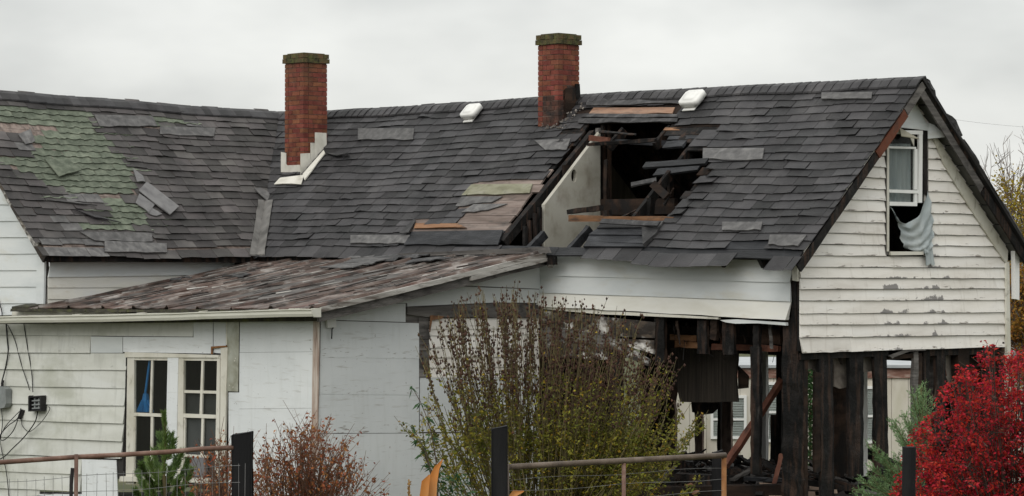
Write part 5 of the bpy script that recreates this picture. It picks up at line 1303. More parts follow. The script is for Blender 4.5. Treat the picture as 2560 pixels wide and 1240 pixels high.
mb = MB(L); mb.beam(wpt('F', -.15, 1896, 860), wpt('F', -.15, 1894, 882), .05, .02, (0, 1, 0), 2, .003); mb.build('hanger_scrap', M['rust_orange'], burnt)
slab_px('F', -.02, [(1350, 775), (1640, 806), (1638, 845), (1540, 842), (1350, 812)], -.03, .01, 'header_board', M['painted_rem'], burnt)
slab_px('F', -.02, [(1350, 812), (1540, 840), (1530, 862), (1350, 850)], -.03, .0, 'header_board', M['grey_wood'], burnt)
slab_px('F', -.02, zp(Z7, [(75, 452), (275, 462), (272, 530), (170, 500), (70, 470)]), -.02, .012, 'broken_siding', M['painted_rem'], burnt)
slab_px('F', -.02, zp(Z7, [(60, 472), (160, 505), (252, 560), (245, 590), (150, 552), (50, 500)]), -.02, .02, 'broken_siding', M['painted_rem'], burnt)
slab_px('F', -.02, [(1350, 850), (1520, 862), (1520, 900), (1350, 890)], -.02, .012, 'broken_siding', M['painted_rem'], burnt)
# joists of the ceiling and a dark room behind
for i in range(8):
    s0 = .5 + i * .5; mb = MB(L); mb.beam((s0, -.1, 2.58), (s0, -3.8, 2.58), .05, .16, (0, 0, 1), 4, .005); mb.build('ceiling_joist', M['char'], burnt)
mb = MB(L); mb.box(7.2, 7.26, -3.86, -.05, .17, 2.7); mb.build('room_wall', M['char'], house)
mb = MB(L); mb.box(.1, 12, -3.88, -3.82, 1.66, 2.72); bw_ = mb.build('wall', M['char'], house)
mb = MB(L); mb.box(6.6, 12, -3.88, -3.82, .1, 1.94); mb.build('wall', M['char'], house)
mb = MB(L); mb.box(2.44, 2.68, -3.86, -3.82, .1, 1.94); mb.build('burnt_wall_sheet', M['char_brown'], burnt); mb = MB(L); mb.box(-.02, 1.18, -3.86, -3.82, .1, 1.94); mb.build('burnt_wall_sheet', M['char_brown'], burnt)
for s0 in (.15, 1.95, 3.6, 4.05, 5.9):
    mb = MB(L); mb.beam((s0, -3.85, .17), (s0, -3.85, 1.94), .09, .08, (0, 1, 0), 6, .006); mb.build('stud', M['char'], burnt)

random.seed(44)
for k in range(34):
    x = R(1660, 1950) if k < 20 else R(2010, 2480); y = (804 if k < 20 else 884) + R(-4, 10); l_ = R(15, 75); kind, c = ('F', R(-1.2, -.06)) if k < 20 else ('G', R(.03, .5))
    p0 = wpt(kind, c, x, y); p1 = wpt(kind, c, x + R(-14, 14), y + l_)
    mb = MB(L); mb.beam(p0, p1, R(.012, .06), R(.006, .02), (0, 1, 0) if kind == 'F' else (1, 0, 0), 5, .006, R(.2, .8)); mb.build('hanging_scrap', M[random.choice(['char', 'char_brown', 'char', 'grey_wood', 'brace'])], burnt)
for k in range(9):
    x = R(1700, 1930); y = 808; pts = [wpt('F', -.6 + R(-.3, .3), x + i * R(-6, 8), y + i * R(12, 26)) for i in range(5)]
    mb = MB(L); mb.tube(pts, .004, 4); mb.build('hanging_wire', M['cable'], burnt)

slab_px('F', -.95, [(1600, 842), (1704, 850), (1700, 930), (1688, 1004), (1655, 990), (1600, 1010)], -.02, .0, 'hanging_sheet', M['char_brown'], burnt)
box_px('F', -3.84, 1925, 1948, 1037, 1190, .06, 'stud', 'char', burnt)
for (poly, t, m) in [([(1665, 815), (1745, 818), (1745, 838), (1668, 836)], -.6, 'char_brown'), ([(1800, 838), (1880, 842), (1880, 860), (1800, 858)], -.8, 'brace'), ([(1895, 818), (1950, 824), (1950, 862), (1930, 858), (1900, 864)], -.3, 'char_brown')]:
    slab_px('F', t, poly, -.03, 0, 'burnt_joist', M[m], burnt)
# =================================================================== THINGS ON AND ROUND THE HOUSE
def inv_w(px, py):
    o, d = ray_local(px, py); k = 33.0
    for _ in range(14):
        p = [o[i] + k * d[i] for i in range(3)]
        v = (p[0] - SW) / (SR - SW); q = SWg(p[1], v)
        h = (p[2] - q[2]) * NW.z
        k -= h / (d[2] * NW.z + d[0] * NW.x)
    return p[1], v
def loose(polys, o0, o1, m, label, grp=None, name='loose_shingle', S=None, inv=None):
    t = slope_slab(S or SWg, inv or inv_w, zp(Z1, polys), o0, o1, name, m, None, 3)
    return tag(t, label, 'shingle', grp)
GS = mat('flat_grey_shingle_back', [(.115, .112, .115), (.165, .162, .163), (.20, .197, .197)], (6, 6, 6), rough=.7, rand=.05)
loose([(868, 668), (1060, 815), (1005, 868), (818, 722)], .045, .06, GS, 'long grey shingle strip lying loose and slantwise, topmost of the pile on the left roof')
loose([(825, 735), (918, 800), (882, 850), (803, 790)], .03, .04, GS, 'square grey shingle lying flat under the loose strip on the left roof')
loose([(885, 812), (962, 856), (930, 868), (876, 848)], .03, .035, GS, 'small torn grey shingle tab just below the loose strip on the left roof')
loose([(1508, 708), (1545, 702), (1660, 772), (1620, 818)], .04, .06, M['shingle_worn'], 'bent grey shingle strip hanging beside the roof valley below the left chimney')
loose([(788, 585), (848, 630), (858, 668), (812, 668)], .03, .045, GS, 'small pale scrap of shingle above the loose grey strip on the left roof')
loose([(262, 525), (405, 527), (478, 600), (345, 640)], .02, .055, M['shingle_green'], 'slipped green shingle sheet lying tilted across the green roof patch')
loose([(275, 770), (430, 778), (575, 805), (440, 790)], .02, .035, M['shingle_worn'], 'thin pale shingle sliver curling up near the left end of the roof')
loose([(440, 830), (640, 885), (715, 912), (560, 882)], .03, .05, M['shingle'], 'long dark shingle strip sagging below the green roof patch')
loose([(105, 378), (178, 348), (205, 420), (150, 440)], .02, .03, M['shingle_worn'], 'pale shingle scrap stuck on the bare boards at the far left of the roof')

# ---- electric meter, old fuse box, cables
def fT(px, py, o=0.0): return L(wpt('F', TT, px, py, o))
em = thing('electric_meter', fT(14, 1020, .03), 'grey electric meter with round glass dome on the mildewed left wall', 'meter')
mb = MB(); q = [fT(12, 1018, .03), fT(33, 1018, .03), fT(33, 968, .03), fT(12, 968, .03)]
mb = MB(L); mb.prism([wpt('F', TT, x, y, .03) for x, y in [(-8, 1012), (8, 1022), (30, 1018), (34, 1008), (33, 972), (26, 966), (-8, 964)]], (0, .09, 0)); mb.build('meter_box', M['meter_grey'], em)
mb = MB(L); prof = [(.062, .12), (.062, .15), (.055, .18), (.035, .205), (.0, .212)]; rr = []
c0 = wpt('F', TT, 6, 985, 0)
for r_, o in prof: rr.append([mb.vt((c0[0] + r_ * math.cos(a), c0[1] + o, c0[2] + r_ * math.sin(a))) for a in [2 * math.pi * i / 16 for i in range(16)]])
for a, b in zip(rr, rr[1:]):
    for i in range(16): mb.fc(a[i], a[(i + 1) % 16], b[(i + 1) % 16], b[i])
mb.build('meter_dome', mat('meter_glass', [(.45, .48, .49), (.6, .62, .62)], (9, 9, 9), rough=.15, spec=.6, rand=0), em, True)
mb = MB(L); mb.tube([wpt('F', TT, 17, 966, .07), wpt('F', TT, 17, 958, .07), wpt('F', TT, 17, 950, .06)], .02, 8); mb.build('conduit', M['cable'], em)
fb = thing('fuse_box', fT(104, 1028, .03), 'small black rusted fuse box hanging open on the left wall', 'fuse box')
mb = MB(L)
def fbx(x0, x1, y0, y1, o0, o1, m, nm):
    b = MB(L); b.prism([wpt('F', TT, x, y, o0) for x, y in [(x0, y1), (x1, y1 - 1), (x1, y0 - 2), (x0, y0)]], (0, o1 - o0, 0)); b.build(nm, M[m], fb)
fbx(88, 120, 990, 1028, .03, .045, 'iron', 'back_plate')
for a in ((88, 91, 990, 1028), (117, 120, 990, 1028), (91, 117, 990, 993), (91, 117, 1025, 1028)): fbx(*a, .045, .11, 'iron', 'box_side')
for a in ((97, 100, 996, 1022), (107, 110, 996, 1022)): fbx(*a, .046, .075, 'meter_grey', 'bus_bar')
for y in (1000, 1010, 1019): fbx(94, 114, y, y + 3, .076, .09, 'meter_grey', 'fuse_clip')
def cable(pts, r, label, grp='cables hanging on the left wall'):
    P_ = [Vector(fT(x, y, o)) for x, y, o in pts]; out_ = []
    n = len(P_)
    for i in range(n - 1):       # smooth through the points
        a, b, c, d = P_[max(0, i - 1)], P_[i], P_[i + 1], P_[min(n - 1, i + 2)]
        for k in range(6):
            u_ = k / 6; out_.append(.5 * ((2 * b) + (c - a) * u_ + (2 * a - 5 * b + 4 * c - d) * u_ * u_ + (3 * b - a - 3 * c + d) * u_ ** 3))
    out_.append(P_[-1]); mb = MB(); mb.tube(out_, r, 5)
    return tag(mb.build('cable', M['cable'], None, True), label, 'cable', grp)
cable([(20, 806, .03), (24, 850, .035), (26, 880, .035), (20, 920, .04), (17, 950, .07)], .010, 'thick black cable dropping from the gutter to the electric meter')
cable([(24, 812, .03), (42, 850, .03), (58, 910, .03), (76, 962, .035), (80, 975, .04)], .006, 'thin black cable slanting from the gutter towards the fuse box')
cable([(64, 806, .03), (74, 870, .03), (84, 930, .03), (92, 980, .06)], .007, 'black cable running from the gutter straight down into the fuse box')
cable([(104, 1028, .06), (100, 1055, .08), (78, 1090, .10), (50, 1118, .10), (15, 1146, .08), (-30, 1150, .08)], .008, 'black cable sagging from under the fuse box to the bottom left')
cable([(62, 1020, .06), (56, 1046, .08), (36, 1064, .10), (16, 1088, .10), (24, 1100, .10), (48, 1078, .10), (60, 1046, .09), (62, 1022, .06)], .007, 'coil of black cable hung on the wall between meter and fuse box')
cable([(62, 1024, .05), (50, 1038, .07), (24, 1072, .09), (8, 1120, .09), (0, 1200, .06)], .006, 'black cable falling from the coil down the lower left wall')
cable([(12, 1022, .05), (14, 1060, .05), (10, 1110, .05), (24, 1180, .05), (32, 1260, .05)], .006, 'black cable running down the wall beneath the electric meter')
cable([(128, 1016, .04), (132, 1024, .05), (120, 1050, .08), (96, 1072, .07), (80, 1078, .06), (64, 1064, .05), (62, 1046, .05)], .005, 'thin looped wire from the fuse box to the coil')
cable([(0, 742, .04), (12, 775, .05), (14, 790, .05), (20, 806, .04)], .008, 'short black service cable above the gutter at the far left')
mb = MB(L); mb.beam(wpt('F', TT, 62, 1024, .03), wpt('F', TT, 58, 1046, .06), .035, .05, (1, 0, 0), 3, .004); tag(mb.build('cable_hook', M['iron']), 'dark rusted hook on the wall holding the coiled cable', 'hook')

# ---- wires in the sky
def wire(p, q, sag, label, r=.007):
    mb = MB(); p, q = Vector(p), Vector(q)
    mb.tube([p.lerp(q, i / 14) - Vector((0, 0, sag * 4 * (i / 14) * (1 - i / 14))) for i in range(15)], r, 4)
    tag(mb.build('overhead_wire', M['cable']), label, 'wire', 'overhead wires')
wire(at(-60, 222, 37), at(330, 262, 41), .02, 'upper thin wire running just above the left roof ridge', .005)
wire(at(-60, 230, 37), at(330, 266, 41), .02, 'lower thin wire grazing the left roof ridge', .005)
wire(at(2330, 290, 62), at(2700, 322, 66), .08, 'faint thin wire crossing the sky right of the gable', .0022)

# ---- fence, gate and posts in the foreground
PB = -.25
post_things = []
def sq_post(px, w_px, ytop, Y, label):
    wd = w_px / FPX * Y; c = at(px, ytop, Y); z0 = ground_z(Y) - .3
    t = thing('fence_post', (c.x, Y, z0), label, 'post', 'black wooden posts')
    mb = MB(); ch = .006; n = 9; rr = []
    ang = R(-.1, .1)
    for i in range(n + 1):
        z = lerp(z0, c.z, i / n); r = []
        for k in range(8):
            a = ang + math.pi / 4 * (k // 2 * 2) / 1 + (math.pi / 4); 
            bx, by = ((1, -1), (1, 1), (-1, 1), (-1, -1))[k // 2]
            d = ch if k % 2 else -ch
            x = bx * (wd / 2 - (ch if (k in (1, 2, 5, 6)) else 0)); y = by * (wd / 2 - (ch if (k in (0, 3, 4, 7)) else 0))
            r.append(mb.vt((c.x + x + R(-.002, .002), Y + y + R(-.002, .002), z + (R(-.004, .004) + (x / wd) * .02 if i == n else 0))))
        rr.append(r)
    for a, b in zip(rr, rr[1:]):
        for k in range(8): mb.fc(a[k], a[(k + 1) % 8], b[(k + 1) % 8], b[k])
    mb.fc(*rr[-1]); mb.build('post_shaft', M['post'], t)
    return t
sq_post(606, 50, 1083, 15.0, 'black square post standing before the rust brown bush, left end of the pipe rail')
sq_post(1249, 41, 1068, 17.0, 'tall black square post in front of the seedpod shrub, hinge side of the rusty gate')
sq_post(1794, 27, 1128, 18.3, 'slim black post at the free end of the rusty pipe gate')
Y = 21.0; c = at(2272, 1117, Y)
t = thing('fence_post', (c.x, Y, ground_z(Y) - .3), 'round black post standing between the juniper and the crimson bush', 'post', 'black wooden posts')
mb = MB(); mb.tube([(c.x + R(-.003, .003), Y, lerp(ground_z(Y) - .3, c.z, i / 8)) for i in range(9)], .058, 16); mb.build('post_shaft', M['post'], t)

fe = thing('wire_fence', (at(190, 1240, 14.6).x, 14.6, ground_z(14.6)), 'wire mesh fence under a bent rusty pipe rail along the left', 'fence')
mb = MB(); rp = [at(x, y, lerp(14.2, 14.95, (x + 120) / 700)) for x, y in [(-120, 1165), (-40, 1158), (60, 1152), (190, 1142), (300, 1137), (420, 1130), (500, 1123), (582, 1119)]]
mb.tube([p + Vector((0, 0, R(-.002, .002))) for p in rp], .0145, 8); mb.build('rail', M['rust'], fe, True)
mb = MB(); p = at(190, 1136, 14.5); mb.tube([(p.x, 14.51, p.z), (p.x - .003, 14.51, p.z - .5), (p.x, 14.5, p.z - 1.4)], .0125, 8); mb.build('pipe_post', M['rust'], fe, True)
mb = MB(); p = at(178, 1170, 14.6); mb.tube([(p.x + .008, 14.6, p.z), (p.x, 14.6, p.z - .1), (p.x - .01, 14.6, p.z - 1.3)], .011, 6); mb.build('stake', M['iron'], fe)
mesh = MB()
for i in range(-4, 30):
    x = i * 22 + R(-3, 3)
    if x > 628: break
    yt = 1205 - (x / 628) * 42 if x > 100 else 1203
    a, b = at(x, yt - 6, 14.7), at(x + R(-4, 4), yt + 150, 14.7); mesh.tube([a, b], .0016, 3, False)
for k in range(4):
    mesh.tube([at(x, 1205 - max(0, x) / 628 * 42 + k * 40 + 2.5 * math.sin(x * .02 + k), 14.68) for x in range(-80, 640, 40)], .0018, 3, False)
mesh.build('wire_mesh', M['wire'], fe)

gt = thing('pipe_gate', (at(1267, 1240, 17.1).x, 17.1, ground_z(17)), 'rusty pipe gate strung with thin wires before the seedpod shrub', 'gate')
gl, gr_ = at(1262, 1168, 17.1), at(1814, 1138, 18.08)
mb = MB(); mb.tube([gl.lerp(gr_, i / 6) for i in range(7)], .021, 8); mb.build('top_rail', M['pipe_dark'], gt, True)
mb = MB(); a = at(1267, 1162, 17.1); mb.tube([a, a - Vector((0, 0, 1.2))], .018, 8); mb.build('stile', M['pipe_dark'], gt, True)
mb = MB(); a = gl.lerp(gr_, .525); mb.tube([a + Vector((0, 0, .015)), a - Vector((0, 0, 1.2))], .015, 8); mb.build('stile', M['rust'], gt, True)
mb = MB(); a = at(1810, 1133, 18.08); mb.tube([a, a - Vector((0, 0, 1.2))], .019, 8); mb.build('stile', M['rust_orange'], gt, True)
mb = MB()
for dz in (.09, .17, .26, .35):
    mb.tube([gl.lerp(gr_, i / 8) - Vector((0, 0, dz + .008 * math.sin(i * 1.3 + dz * 30))) for i in range(9)], .0013, 4, False)
mb.build('gate_wire', M['wire'], gt)

# =================================================================== PLANTS
def leafq(mb, c, d, ln, wd, fold=.25, nrm=None):
    d = d.normalized(); n = nrm or Vector((R(-1, 1), R(-1, 1), R(-.3, 1)))
    sd = d.cross(n)
    if sd.length < .05: sd = d.cross(Vector((1, .2, .1)))
    sd.normalize(); up = sd.cross(d)
    i = [mb.vt(c, .0), mb.vt(c + d * ln * .45 + sd * wd / 2 + up * wd * fold, .5), mb.vt(c + d * ln, 1), mb.vt(c + d * ln * .45 - sd * wd / 2 + up * wd * fold, .5)]
    mb.fc(i[0], i[1], i[2]); mb.fc(i[0], i[2], i[3])
def rv(): return Vector((R(-1, 1), R(-1, 1), R(-1, 1)))
def bez(a, b, c, n): return [a * (1 - k / n) ** 2 + b * 2 * (k / n) * (1 - k / n) + c * (k / n) ** 2 for k in range(n + 1)]

random.seed(101)
# the tall seedpod shrub in the middle
Yb = 26.6; base = at(1340, 1300, Yb); base.z = ground_z(Yb)
sh = thing('seedpod_shrub', base, 'tall olive shrub topped with dark dry seed pods before the burned corner', 'shrub')
wood, fol, pods, ylf = MB(), MB(), MB(), MB()
outline = [(1000, 1090), (1030, 1000), (1045, 900), (1085, 815), (1140, 770), (1200, 735), (1260, 718), (1340, 735), (1400, 765), (1470, 760), (1530, 770), (1600, 830), (1660, 905), (1710, 1000), (1735, 1060)]
def add_pod(p, s_):
    ax = rv().normalized(); i0 = mb_ = None
    o = [pods.vt(p + Vector(q) * s_) for q in ((1, 0, 0), (-.5, .87, 0), (-.5, -.87, 0), (0, 0, 1.3), (0, 0, -1.1))]
    for a, b in ((0, 1), (1, 2), (2, 0)): pods.fc(o[a], o[b], o[3]); pods.fc(o[b], o[a], o[4])
for k in range(250):
    x = lerp(1028, 1735, R(0, 1)) if k < 195 else R(1280, 1660)
    ytop = interp(outline, x) + abs(random.gauss(0, 34)) - (14 if R(0, 1) < .25 else 0)
    if k >= 150: ytop += R(40, 260)
    dY = R(-1.0, 1.1); tip = at(x, ytop, Yb + dY)
    b = base + Vector((random.gauss(0, .16) + (tip.x - base.x) * .14, random.gauss(0, .16), 0))
    ctrl = b.lerp(tip, .45) + Vector(((tip.x - b.x) * .28, (tip.y - b.y) * .25, -.10 + R(-.1, .1)))
    n = 9; tip = tip + Vector((R(-.08, .10), 0, 0)); path = [p + rv() * .022 * (i > 0) for i, p in enumerate(bez(b, ctrl, tip, n))]
    wood.tube(path, [lerp(.009, .0028, i / n) for i in range(n + 1)], 4, False)
    H_ = tip.z - b.z; twigs = [path]
    for q in range(random.choice([3, 4, 5, 6])):
        i = random.randint(4, n - 1); p0 = path[i]; dr = (path[min(n, i + 1)] - path[i - 1]).normalized()
        l_ = R(.18, .5); e = p0 + dr * l_ * .9 + Vector((R(-1, 1), R(-1, 1), R(.1, .5))) * l_ * .30
        tw = bez(p0, p0.lerp(e, .5) + rv() * .03, e, 4); wood.tube(tw, [.004, .0035, .003, .0026, .002], 3, False); twigs.append(tw)
    for tw in twigs:
        for i in range(len(tw) - 1):
            for rep in range(5 if tw is path else 3):
                p = tw[i].lerp(tw[i + 1], R(0, 1)); hfr = (p.z - base.z) / 2.55
                rightside = (p.x - base.x) > .4
                if hfr > .60 + R(-.12, .12) and R(0, 1) < (.72 if rightside or p.x > base.x - .5 else .55):
                    add_pod(p + rv() * .025, R(.009, .019))
                elif .16 < hfr < .74 and R(0, 1) < (.85 if hfr < .5 else .45):
                    for _ in range(2): leafq(fol if R(0, 1) < .87 else ylf, p + rv() * .03, Vector((R(-1, 1), R(-1, 1), R(-.5, .9))), R(.028, .058), R(.016, .032))
                elif hfr >= .55 and R(0, 1) < .09:
                    leafq(ylf, p + rv() * .02, Vector((R(-1, 1), R(-1, 1), R(-.6, .4))), R(.022, .04), R(.014, .024))
wood.build('branches', M['bark'], sh, kind='stuff'); fol.build('foliage', M['leaf_olive'], sh, kind='stuff'); pods.build('seed_pods', M['pod'], sh, kind='stuff'); ylf.build('yellow_leaves', M['leaf_yellow'], sh, kind='stuff')

# dark green sapling poking out at its left edge
base = at(1085, 1300, 25.6); base.z = ground_z(25.6)
sa = thing('peach_sapling', base, 'small sapling with long drooping dark green leaves at the left edge of the seedpod shrub', 'sapling')
wood, fol = MB(), MB()
for (x, y, bx, by) in [(1030, 968, 1120, 1100), (1028, 1064, 1110, 1180), (1058, 1130, 1100, 1220), (1140, 1180, 1120, 1240), (1100, 1160, 1090, 1230), (1170, 1230, 1140, 1260)]:
    tip = at(x, y, 25.6 + R(-.3, .3)); ctl = at(bx, by, 25.6); pth = bez(base, ctl, tip, 8); wood.tube(pth, [lerp(.010, .003, i / 8) for i in range(9)], 4, False)
    for i in range(5, 9):
        for _ in range(5):
            leafq(fol, pth[i] + rv() * .02, Vector((R(-1, 1), R(-.6, .6), R(-1.1, .1))), R(.07, .13), R(.018, .03), .15)
for k in range(240):
    p = at(R(1085, 1180), R(1185, 1260), 25.6 + R(-.3, .3)); leafq(fol, p, Vector((R(-1, 1), R(-.6, .6), R(-.4, .6))), R(.02, .045), R(.012, .024), .15)
wood.build('branches', M['bark_dark'], sa); fol.build('foliage', M['leaf_green'], sa, kind='stuff')

# rust brown twiggy bush on the left
def twig_bush(base, dome, Y, n1, label, name, leafm, barkm, nleaf, cat='bush', lsz=(.02, .04)):
    th_ = thing(name, base, label, cat); wood, fol = MB(), MB()
    for k in range(n1):
        x, y = dome(); tip = at(x, y, Y + R(-.55, .55))
        b = base + Vector((random.gauss(0, .10), random.gauss(0, .10), 0))
        ctl = b.lerp(tip, .4) + Vector((R(-.1, .1), R(-.1, .1), -.05)); pth = [p + rv() * .012 for p in bez(b, ctl, tip, 6)]
        wood.tube(pth, [lerp(.008, .002, i / 6) for i in range(7)], 3, False)
        for q in range(9):
            i = random.randint(2, 5); f = R(0, 1); p0 = pth[i].lerp(pth[i + 1], f); dr = (pth[i + 1] - pth[i]).normalized()
            e = p0 + (dr * .8 + Vector((R(-1, 1), R(-1, 1), R(-.2, .9))) * .75) * R(.08, .24); tw = [p0, p0.lerp(e, .5) + rv() * .012, e]
            wood.tube(tw, [.003, .0025, .0015], 3, False)
            if R(0, 1) < .6:
                e2 = tw[1] + (dr * .5 + rv() * .8) * R(.04, .12); wood.tube([tw[1], e2], [.002, .0013], 3, False)
            for _ in range(nleaf):
                if R(0, 1) < .55: leafq(fol, tw[1].lerp(e, R(-.6, 1)) + rv() * .012, Vector((R(-1, 1), R(-1, 1), R(-1, .5))), R(*lsz), R(lsz[0] * .6, lsz[1] * .6), .3)
    wood.build('branches', barkm, th_, kind='stuff'); fol.build('foliage', leafm, th_, kind='stuff'); return th_
def dome_pts(cx, rx, ytop, ybase, jit):
    def f():
        a = R(-1, 1); y = ytop + (ybase - ytop) * abs(a) ** 2.2 + abs(random.gauss(0, jit)); return cx + a * rx, y
    return f
Yq = 22.0; b = at(765, 1300, Yq); b.z = ground_z(Yq)
twig_bush(b, dome_pts(770, 170, 1068, 1225, 45), Yq, 150, 'twiggy bush with dry rust brown leaves before the white lean-to corner', 'bare_bush', M['leaf_rust'], mat('russet_twig', [(.060, .032, .020), (.12, .062, .038), (.17, .10, .065)], (4, 4, 4), rough=.85, rand=.35), 6, lsz=(.022, .048))
Yq = 19.0; b = at(545, 1330, Yq); b.z = ground_z(Yq)
twig_bush(b, dome_pts(555, 75, 1105, 1235, 30), Yq, 60, 'small rusty leaved bush behind the square post at the pipe rail end', 'bare_bush', M['leaf_rust'], bpy.data.materials['russet_twig'], 4, lsz=(.022, .048))

# crimson burning bush at the right
Yr = 23.3; b = at(2545, 1300, Yr); b.z = ground_z(Yr)
rb = thing('crimson_bush', b, 'dense crimson leaved bush in front of the gable end', 'bush')
wood, fol = MB(), MB()
rout = [(2235, 1200), (2285, 1080), (2335, 1000), (2395, 930), (2440, 900), (2470, 868), (2520, 890), (2560, 868), (2620, 850), (2700, 880)]
fol2 = MB(); random.seed(77)
for k in range(300):
    x = R(2235, 2790); yt = interp(rout, x) if x < 2700 else 880 + (x - 2700) * .8
    d_ = abs(random.gauss(0, 1)) * 95; y = yt + d_ + R(0, 10) if k < 210 else R(yt, 1330)
    e = at(x, y, Yr + R(-.75, .75)); 
    ctl = b.lerp(e, .5) + Vector(((e.x - b.x) * .2, 0, -.15 + R(-.1, .1))); pth = [p + rv() * .02 for p in bez(b, ctl, e, 7)]
    if k % 2 == 0: wood.tube(pth, [lerp(.012, .0025, i / 7) for i in range(8)], 3, False)
    for i in range(3, 8):
        for _ in range(3):
            p0 = pth[i]; e2 = p0 + Vector((R(-1, 1), R(-1, 1), R(-.3, .9))) * R(.05, .16); wood.tube([p0, e2], [.0028, .0014], 3, False)
            for __ in range(15 if i > 4 else 8):
                c = p0.lerp(e2, R(.1, 1.15)) + rv() * .035
                px_, py_ = proj(c)
                if py_ < (interp(rout, px_) if px_ < 2700 else 860) - 12 + 34 * noise.noise(Vector((px_ * .03, k * .37, 0))): continue
                if noise.noise(c * 5.5) < -.10: continue
                leafq(fol if R(0, 1) < .80 + .5 * noise.noise(c * 3.1) else fol2, c, Vector((R(-1, 1), R(-1, 1), R(-.9, .5))), R(.020, .050), R(.013, .030), .25)
for x, y in ((2458, 852), (2466, 866), (2470, 880)):
    for _ in range(5): leafq(fol, at(x + R(-5, 5), y + R(-5, 5), Yr), Vector((R(-1, 1), R(-1, 1), R(-1, .2))), .035, .022)
wood.build('branches', M['bark_dark'], rb, kind='stuff'); fol.build('foliage', M['leaf_red'], rb, kind='stuff'); fol2.build('foliage', M['leaf_maroon'], rb, kind='stuff')

# young pine by the double window
Yp = 20.0; b = at(415, 1300, Yp); b.z = ground_z(Yp)
pn = thing('young_pine', b, 'young green pine sapling standing in front of the double window', 'pine')
wood, fol = MB(), MB()
def shoot(path, r, ln, dens, mbw=None, spread=.9, wd=.0065, up=.5):
    (mbw or wood).tube(path, [lerp(r, r * .4, i / (len(path) - 1)) for i in range(len(path))], 4, False)
    for i in range(len(path) - 1):
        dr = (path[i + 1] - path[i]); L_ = dr.length; dn = dr.normalized()
        for _ in range(int(L_ * dens)):
            p = path[i] + dr * R(0, 1); o = rv(); o = (o - dn * o.dot(dn)).normalized()
            leafq(fol, p, dn * up + o * spread, ln * R(.75, 1.2), wd, .1)
topz = at(412, 1034, Yp)
lead = [b.lerp(topz, k / 9) + rv() * .008 for k in range(10)]
shoot(lead[6:], .010, .055, 1500, up=1.0, spread=.6); wood.tube(lead[:7], [.016] * 7, 6, False)
for (x, y, x2, y2) in [(398, 1085, 408, 1140), (428, 1085, 416, 1145), (436, 1100, 418, 1150), (365, 1140, 405, 1200), (455, 1128, 420, 1195), (385, 1125, 410, 1190), (470, 1150, 425, 1215), (352, 1160, 400, 1225), (345, 1180, 395, 1245), (480, 1172, 430, 1240), (440, 1142, 420, 1210), (375, 1150, 402, 1215), (360, 1205, 398, 1260), (395, 1165, 410, 1230), (465, 1195, 428, 1260), (425, 1170, 418, 1230), (338, 1225, 390, 1280), (485, 1222, 432, 1285), (445, 1200, 420, 1265), (380, 1215, 402, 1280), (410, 1205, 412, 1265)]:
    d = R(-.35, .35); e = at(x, y, Yp + d); s_ = at(x2, y2, Yp); mid = s_.lerp(e, .5) + Vector(((e.x - s_.x) * .25, 0, -.035))
    shoot(bez(s_, mid, e, 4), .006, .052, 1500, up=.95, spread=.75)
wood.build('trunk', M['bark'], pn); fol.build('needles', M['needle'], pn, kind='stuff')

# feathery juniper by the gable end
Yj = 24.6; b = at(2300, 1330, Yj); b.z = ground_z(Yj)
ju = thing('juniper', b, 'feathery blue green juniper between the round post and the burned studs', 'juniper')
wood, fol = MB(), MB()
def feather(s_, e, dens=170):
    pth = bez(s_, s_.lerp(e, .55) + Vector((0, 0, -.05)), e, 6); wood.tube(pth, [lerp(.006, .002, i / 6) for i in range(7)], 3, False)
    for i in range(6):
        dr = pth[i + 1] - pth[i]; dn = dr.normalized()
        for _ in range(max(2, int(dr.length * dens * .4))):
            p = pth[i] + dr * R(0, 1); o = rv(); o = (o - dn * o.dot(dn)).normalized(); d2 = (dn * .9 + o * .7 + Vector((0, 0, .15))).normalized(); l2 = R(.05, .12) * (1.1 - i * .1)
            for k in range(7):
                q = p + d2 * l2 * k / 6; o2 = rv(); o2 = (o2 - d2 * o2.dot(d2)).normalized()
                leafq(fol, q, d2 * 1.0 + o2 * .6, R(.022, .038), .0075, .15)
axis_top = at(2303, 962, Yj)
for x, y, x2, y2 in [(2303, 962, 2300, 1040), (2290, 990, 2300, 1060), (2320, 985, 2302, 1070), (2283, 1015, 2300, 1090), (2330, 1030, 2303, 1110), (2262, 1035, 2298, 1120), (2275, 1060, 2300, 1140), (2245, 1060, 2296, 1150), (2225, 1055, 2290, 1160), (2250, 1090, 2298, 1170), (2270, 1110, 2300, 1190), (2200, 1130, 2285, 1210), (2178, 1122, 2270, 1225), (2215, 1150, 2290, 1230), (2240, 1140, 2295, 1215), (2180, 1170, 2275, 1240), (2160, 1190, 2262, 1250), (2140, 1222, 2250, 1275), (2190, 1200, 2280, 1270), (2225, 1190, 2290, 1260), (2255, 1165, 2297, 1240), (2285, 1140, 2300, 1215), (2150, 1245, 2250, 1300), (2205, 1232, 2280, 1300), (2240, 1225, 2290, 1290), (2270, 1200, 2298, 1280), (2310, 1130, 2302, 1220), (2320, 1080, 2303, 1170)]:
    for rep in range(3):
        d = R(-.4, .4); feather(at(x2, y2, Yj + d * .3), at(x + R(-12, 12), y + R(-8, 12), Yj + d))
wood.tube([b.lerp(axis_top, k / 8) for k in range(9)], [lerp(.025, .004, k / 8) for k in range(9)], 6, False)
wood.build('trunk', M['bark'], ju); fol.build('foliage', M['juniper'], ju, kind='stuff')

